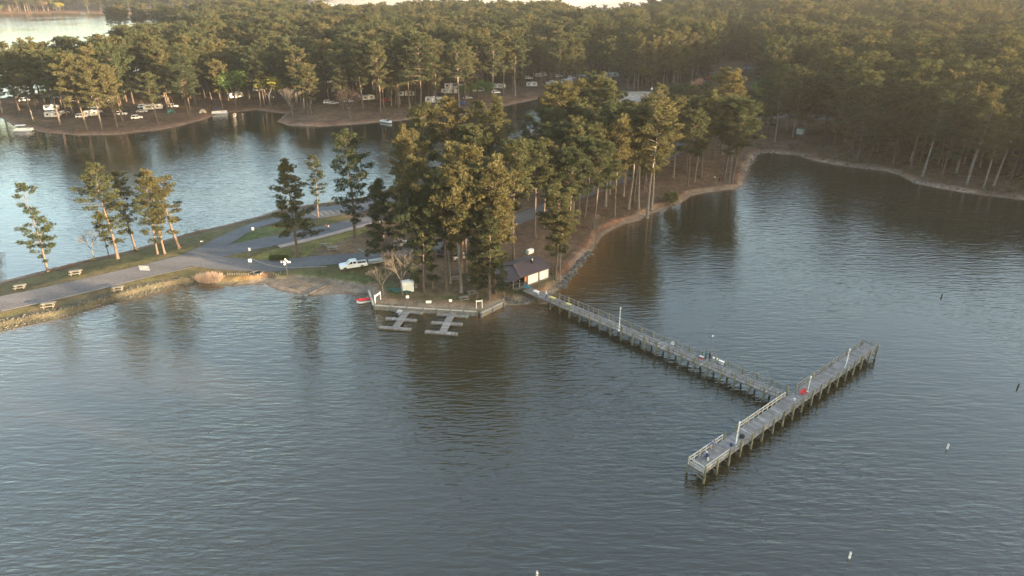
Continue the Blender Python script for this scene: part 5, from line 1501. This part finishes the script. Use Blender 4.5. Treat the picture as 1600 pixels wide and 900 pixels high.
def camper(L, label, stripe='tan', name='camper_trailer', cat='camper', cab=False):
    t = thing(name, label, cat); h = 2.95
    prof = [(-L / 2, .6), (L / 2 - .3, .6), (L / 2, 1.1), (L / 2 - .1, 2.5), (L / 2 - .7, h), (-L / 2 + .2, h), (-L / 2, 2.7)]
    if cab: prof = [(-L / 2, .5), (L / 2 + .9, .5), (L / 2 + 1.0, 1.1), (L / 2 + .2, 1.35), (L / 2 - .25, 2.05), (L / 2 + .5, 2.2), (L / 2 + .4, h - .1), (-L / 2 + .2, h), (-L / 2, 2.7)]
    o = MB().prism(prof, -1.22, 1.22).build('body', 'rv', t); bv = o.modifiers.new('bevel', 'BEVEL'); bv.width = .08; bv.segments = 2
    for s in (-1, 1):
        MB().box((0, s * 1.232, 1.25), (L * .9, .02, .18)).build('stripe', stripe, t)
        for xx in (-L * .3, L * .22): MB().box((xx, s * 1.235, 1.95), (1.1, .03, .6)).build('window', 'glass', t)
    d = MB().box((-L * .02, -1.24, 1.55), (.65, .04, 1.75)).build('door', 'white', t); MB().box((.22 - L * .02, -1.27, 1.5), (.08, .03, .12)).build('handle', 'chrome', d)
    MB().box((.3, 0, h + .14), (.9, .7, .26)).build('air_conditioner', 'white', t)
    MB().box((-L * .1, -1.3, 2.72), (L * .55, .14, .12)).build('awning', 'silver', t)
    if not cab: MB().beam((L / 2 - .3, .5, .5), (L / 2 + 1.1, 0, .5), .08, .1).beam((L / 2 - .3, -.5, .5), (L / 2 + 1.1, 0, .5), .08, .1).build('hitch', 'darkcar', t)
    else: MB().box((L / 2 + .0, 0, 1.7), (.05, 1.8, .6)).build('windshield', 'glass', t)
    wheels(t, (-.5, .35) if not cab else (-L * .25, L * .42), 1.15, .36)
    return t
C1, C2, C3 = camper(6.8, 'x'), camper(9.2, 'x', 'silver'), camper(7.4, 'x', 'blue', 'motorhome', 'motorhome', True)
K1, K2, K3, K4 = car('x', 'white', True), car('x', 'silver'), car('x', 'darkcar', True), car('x', 'red')
GC, GK = 'campers parked in the lakeside campground', 'cars parked in the lakeside campground'
CAMPERS = [(C1, 82, 173, .3, 'cream camper at the far left, back one of two side by side'), (C1, 84, 184, .25, 'cream camper at the far left, front one of two nearest the shore'),
    (C1, 145, 182, .2, 'camper with blue cars either side on the left campground shore'), (C2, 240, 172, .5, 'large camper behind the bare shore trunks left of the shore bend'),
    (C1, 98, 124, .9, 'camper glimpsed high between the haze tinted left trees'), (C1, 222, 119, .2, 'lone camper in a gap high in the left forest'),
    (C3, 510, 130, .35, 'motorhome in the gap above the inlet bend'), (C1, 526, 144, 1.2, 'camper parked nose out right of the motorhome'),
    (C1, 576, 157, .5, 'camper with dark awning above the sandy spit'), (C2, 635, 151, .1, 'low long camper behind the leaning shore trunks'),
    (C2, 702, 147, .05, 'long white camper above the grove, left part of the row'), (C1, 748, 144, .15, 'short camper between the long white ones above the grove'),
    (C2, 778, 139, -.15, 'long white camper above the grove beside the fresh green tree'), (C1, 831, 136, .0, 'camper with open front near the lagoon end'),
    (C1, 886, 131, .1, 'camper parked lowest in the clearing beyond the lagoon end'), (C2, 922, 124, .1, 'camper left of the bright trailer in the clearing'),
    (C2, 956, 121, .12, 'brightest long trailer in the clearing beyond the lagoon'), (C1, 918, 110, .7, 'camper at the back of the clearing beyond the lagoon'),
    (C1, 640, 122, .4, 'distant camper seen through thin trunks above the long camper row'), (C3, 745, 122, 1.3, 'upright looking motorhome deep between the trunks'),
    (C1, 592, 141, .9, 'small camper beside the camper with dark awning'), (C1, 355, 131, .3, 'camper hidden in shade above the shore bend'),
    (C1, 1247, 160, .5, 'camper among the trees by the right hand forest road')]
for pr, px, py, rz, lab in CAMPERS:
    x, y, z = ground(px, py); place(pr, lab, (x, y, z + .02), rz, .88, GC)
CARS = [(K1, 128, 184, .4, 'white sport utility car left of the camper on the left shore'), (K3, 160, 182, 2.8, 'dark car right of the camper on the left shore'),
    (K2, 100, 178, 1.0, 'silver car right of the two side by side campers'), (K1, 190, 180, .2, 'white car between the left shore trunks'),
    (K3, 199, 178, .3, 'dark car beside the white car between the left shore trunks'), (K2, 222, 176, .3, 'silver car left of the large camper'),
    (K1, 270, 168, .1, 'white car right of the large camper'), (K1, 513, 162, .4, 'white car nearest the spit in the campground'),
    (K2, 522, 163, .4, 'silver car nearest the spit in the campground'), (K2, 545, 160, .2, 'silver car left of the camper with dark awning'),
    (K3, 537, 155, .6, 'dark car behind the silver one near the spit'), (K4, 604, 158, .1, 'red car right of the camper with dark awning'),
    (K3, 690, 150, .1, 'dark car at the left end of the long white camper'), (K1, 873, 121, .1, 'white car in the upper row of the clearing beyond the lagoon'),
    (K1, 864, 131, .2, 'white car in the lower row of the clearing beyond the lagoon'), (K2, 905, 132, .4, 'silver car beside the lowest camper of the clearing'),
    (K3, 941, 116, .4, 'dark car left of the brightest trailer'), (K1, 946, 100, .1, 'white car at the back of the clearing by the road'),
    (K2, 945, 128, .2, 'silver car in front of the brightest trailer'), (K4, 1108, 124, .1, 'dark red car at the far edge of the grey parking lot'),
    (K1, 1121, 124, .1, 'white car at the far edge of the grey parking lot'), (K2, 976, 101, .1, 'silver car on the road behind the clearing')]
for pr, px, py, rz, lab in CARS:
    x, y, z = ground(px, py); place(pr, lab, (x, y, z + (.14 if 1100 < px < 1130 else .02)), rz, 1.0, GK)
r_ = random.Random(21); taken = [ground(c[1], c[2])[:2] for c in CAMPERS + CARS]; made = 0
while made < 46:
    px, py = r_.uniform(20, 960), r_.uniform(108, 186); x, y, z = ground(px, py); d_ = float(shore(np.array([[x, y]]))[0])
    if d_ < 20 or d_ > 85 or y < 265 or min((x - a) ** 2 + (y - b) ** 2 for a, b in taken) < 60: continue
    if ((cand - np.array([x, y])) ** 2).sum(1).min() < 5: continue
    taken.append((x, y)); made += 1; k = r_.random()
    if k < .4: place(r_.choice((C1, C1, C2, C3)), 'camper half hidden behind pine trunks deep in the campground', (x, y, z + .02), r_.uniform(-.6, .9), 1.0, 'half hidden campers deep in the campground')
    else: place(r_.choice((K1, K2, K3, K1)), 'car half hidden behind pine trunks deep in the campground', (x, y, z + .02), r_.uniform(-.6, .9), 1.0, 'half hidden cars deep in the campground')
GR_ = 'cars parked under the pines of the grove'
for pr, px, py, rz, lab in ((K2, 627, 385, .5, 'silver car under the pines at the bend of the service road'), (K3, 692, 398, 1.4, 'dark car seen end on beside the service road'),
                     (K1, 795, 366, 1.9, 'white car on the service road behind the lit crown'), (K3, 797, 372, 1.9, 'black car just in front of the white one on the service road'),
                     (K3, 800, 449, .4, 'dark car half under the boathouse porch'), (K2, 722, 405, .4, 'silver car in the grove above the lawn')):
    x, y, z = ground(px, py); place(pr, lab, (x, y, z + .12), rz, 1.0, GR_)
# tents
for px, py, m_, lab in ((723, 163, 'blue', 'blue dome tent on the campground shore above the grove'), (268, 176, 'teal', 'teal dome tent left of the shore bend'), (317, 176, 'tan', 'pale canopy tent at the shore bend')):
    x, y, z = ground(px, py); t = thing('tent', lab, 'tent', (x, y, z), .4)
    mb = MB(); prof = [(-1.6, 0), (-1.25, .9), (-.6, 1.5), (0, 1.65), (.6, 1.5), (1.25, .9), (1.6, 0)]
    for i in range(6):
        (a, za), (b, zb) = prof[i], prof[i + 1]
        mb.face([(a, -1.3, za * .75), (b, -1.3, zb * .75), (b * 1.05, 0, zb), (a * 1.05, 0, za)]); mb.face([(a * 1.05, 0, za), (b * 1.05, 0, zb), (b, 1.3, zb * .75), (a, 1.3, za * .75)])
    mb.face([(a, -1.3, b * .75) for a, b in prof][::-1]); mb.face([(a, 1.3, b * .75) for a, b in prof]); mb.build('shell', m_, t)
    d = MB(); d.face([(-.5, -1.33, .02), (.5, -1.33, .02), (0, -1.33, 1.0)]); d.build('door', 'darkcar', t)
x, y, z = ground(1250, 209); t = thing('water_tank', 'round teal water tank at the head of the cove', 'tank', (x, y, z))
MB().tube([(0, 0, 0), (0, 0, 2.0)], [1.5, 1.5], 20).build('shell', 'shed', t); MB().tube([(0, 0, 2.0), (0, 0, 2.4)], [1.5, .3], 20).build('lid', 'teal', t)
MB().tube([(1.5, 0, .3), (1.9, 0, .3)], .1, 8).build('outlet', 'chrome', t)
sign('white sign post beside the far sandy clearing', 1018, 146, 137, 1.0, 1.0)

# ------------------------------------------------------------------ undergrowth: seedlings and brush nobody could count, one object
def undergrowth():
    r = np.random.default_rng(12); pts = []
    for _ in range(60000):
        y = r.uniform(118, 420); x = r.uniform(-.8, .95) * y
        pts.append((x, y))
    Pq = np.array(pts); d = shore(Pq); ok = (d > 2.2) & ~inside(Pq, np.array([at(a, b, 1.6) for a, b in GR]))
    ok &= (r.random(len(Pq)) < np.where(Pq[:, 0] > 95, .22, .035) * np.where(d < 8, 2.0, 1.0))
    Pq = Pq[ok]; d = d[ok]
    for q, w in ROADS:
        k = (segdist(Pq, q[::3], closed=False) > w + .8) if w else (~inside(Pq, q)); Pq = Pq[k]
    k = ~inside(Pq, SANDC); Pq = Pq[k]
    z = height(Pq); V, T, MI = [], [], []
    for (x, y), zz in zip(Pq, z):
        n = 46; s = r.uniform(.35, 1.5)
        b = r.normal(size=(n, 3)) * np.array([.42, .42, .32]) * s + np.array([x, y, zz + .45 * s]); dd = r.normal(size=(n, 3)); dd /= np.linalg.norm(dd, axis=1)[:, None]
        V.append(leaf_tris(b, dd, r.uniform(.18, .4, n) * s, r.uniform(.05, .10, n) * s, r)); T.append(np.full(n, r.uniform(.5, 1.2)))
    me = mesh_tris('undergrowth', np.concatenate(V), 'shrub', np.concatenate(T)); o = bpy.data.objects.new('undergrowth', me); col.objects.link(o)
    tag(o, 'low brush and seedlings scattered under the pines', 'undergrowth', kind='stuff'); print('undergrowth', len(Pq))
undergrowth()

# ------------------------------------------------------------------ haze
def haze():
    mb = MB(); z0, z1 = -4.0, 64.0
    mb.box((0, 2450, (z0 + z1) / 2), (7000, 5100, z1 - z0))
    m = bpy.data.materials.new('air'); m.use_nodes = True; N = m.node_tree.nodes; N.clear()
    o_ = N.new('ShaderNodeOutputMaterial'); v = N.new('ShaderNodeVolumePrincipled')
    v.inputs['Color'].default_value = (.86, .88, .90, 1); v.inputs['Density'].default_value = HAZE; v.inputs['Anisotropy'].default_value = .35
    m.node_tree.links.new(v.outputs[0], o_.inputs['Volume'])
    M['air'] = m
    return tag(mb.build('haze', 'air'), 'pale morning haze lying over the lake and forest', 'haze', kind='stuff')
HAZE = .00009
haze()

def mist(c, r, dens, label):
    mb = MB().ball(c, r, n=20, m_=10); m = bpy.data.materials.new('mist'); m.use_nodes = True; N = m.node_tree.nodes; N.clear()
    o_ = N.new('ShaderNodeOutputMaterial'); v = N.new('ShaderNodeVolumePrincipled'); v.inputs['Color'].default_value = (.9, .92, .95, 1); v.inputs['Density'].default_value = dens
    m.node_tree.links.new(v.outputs[0], o_.inputs['Volume']); M['mist'] = m
    return tag(mb.build('mist', 'mist', smooth=True), label, 'mist', kind='stuff')
mist((150, 1010, 14), (420, 170, 26), .0028, 'bank of morning mist over the far arm of the lake')
mist((760, 900, 22), (320, 200, 22), .0022, 'thin mist lying over the far right hand forest')
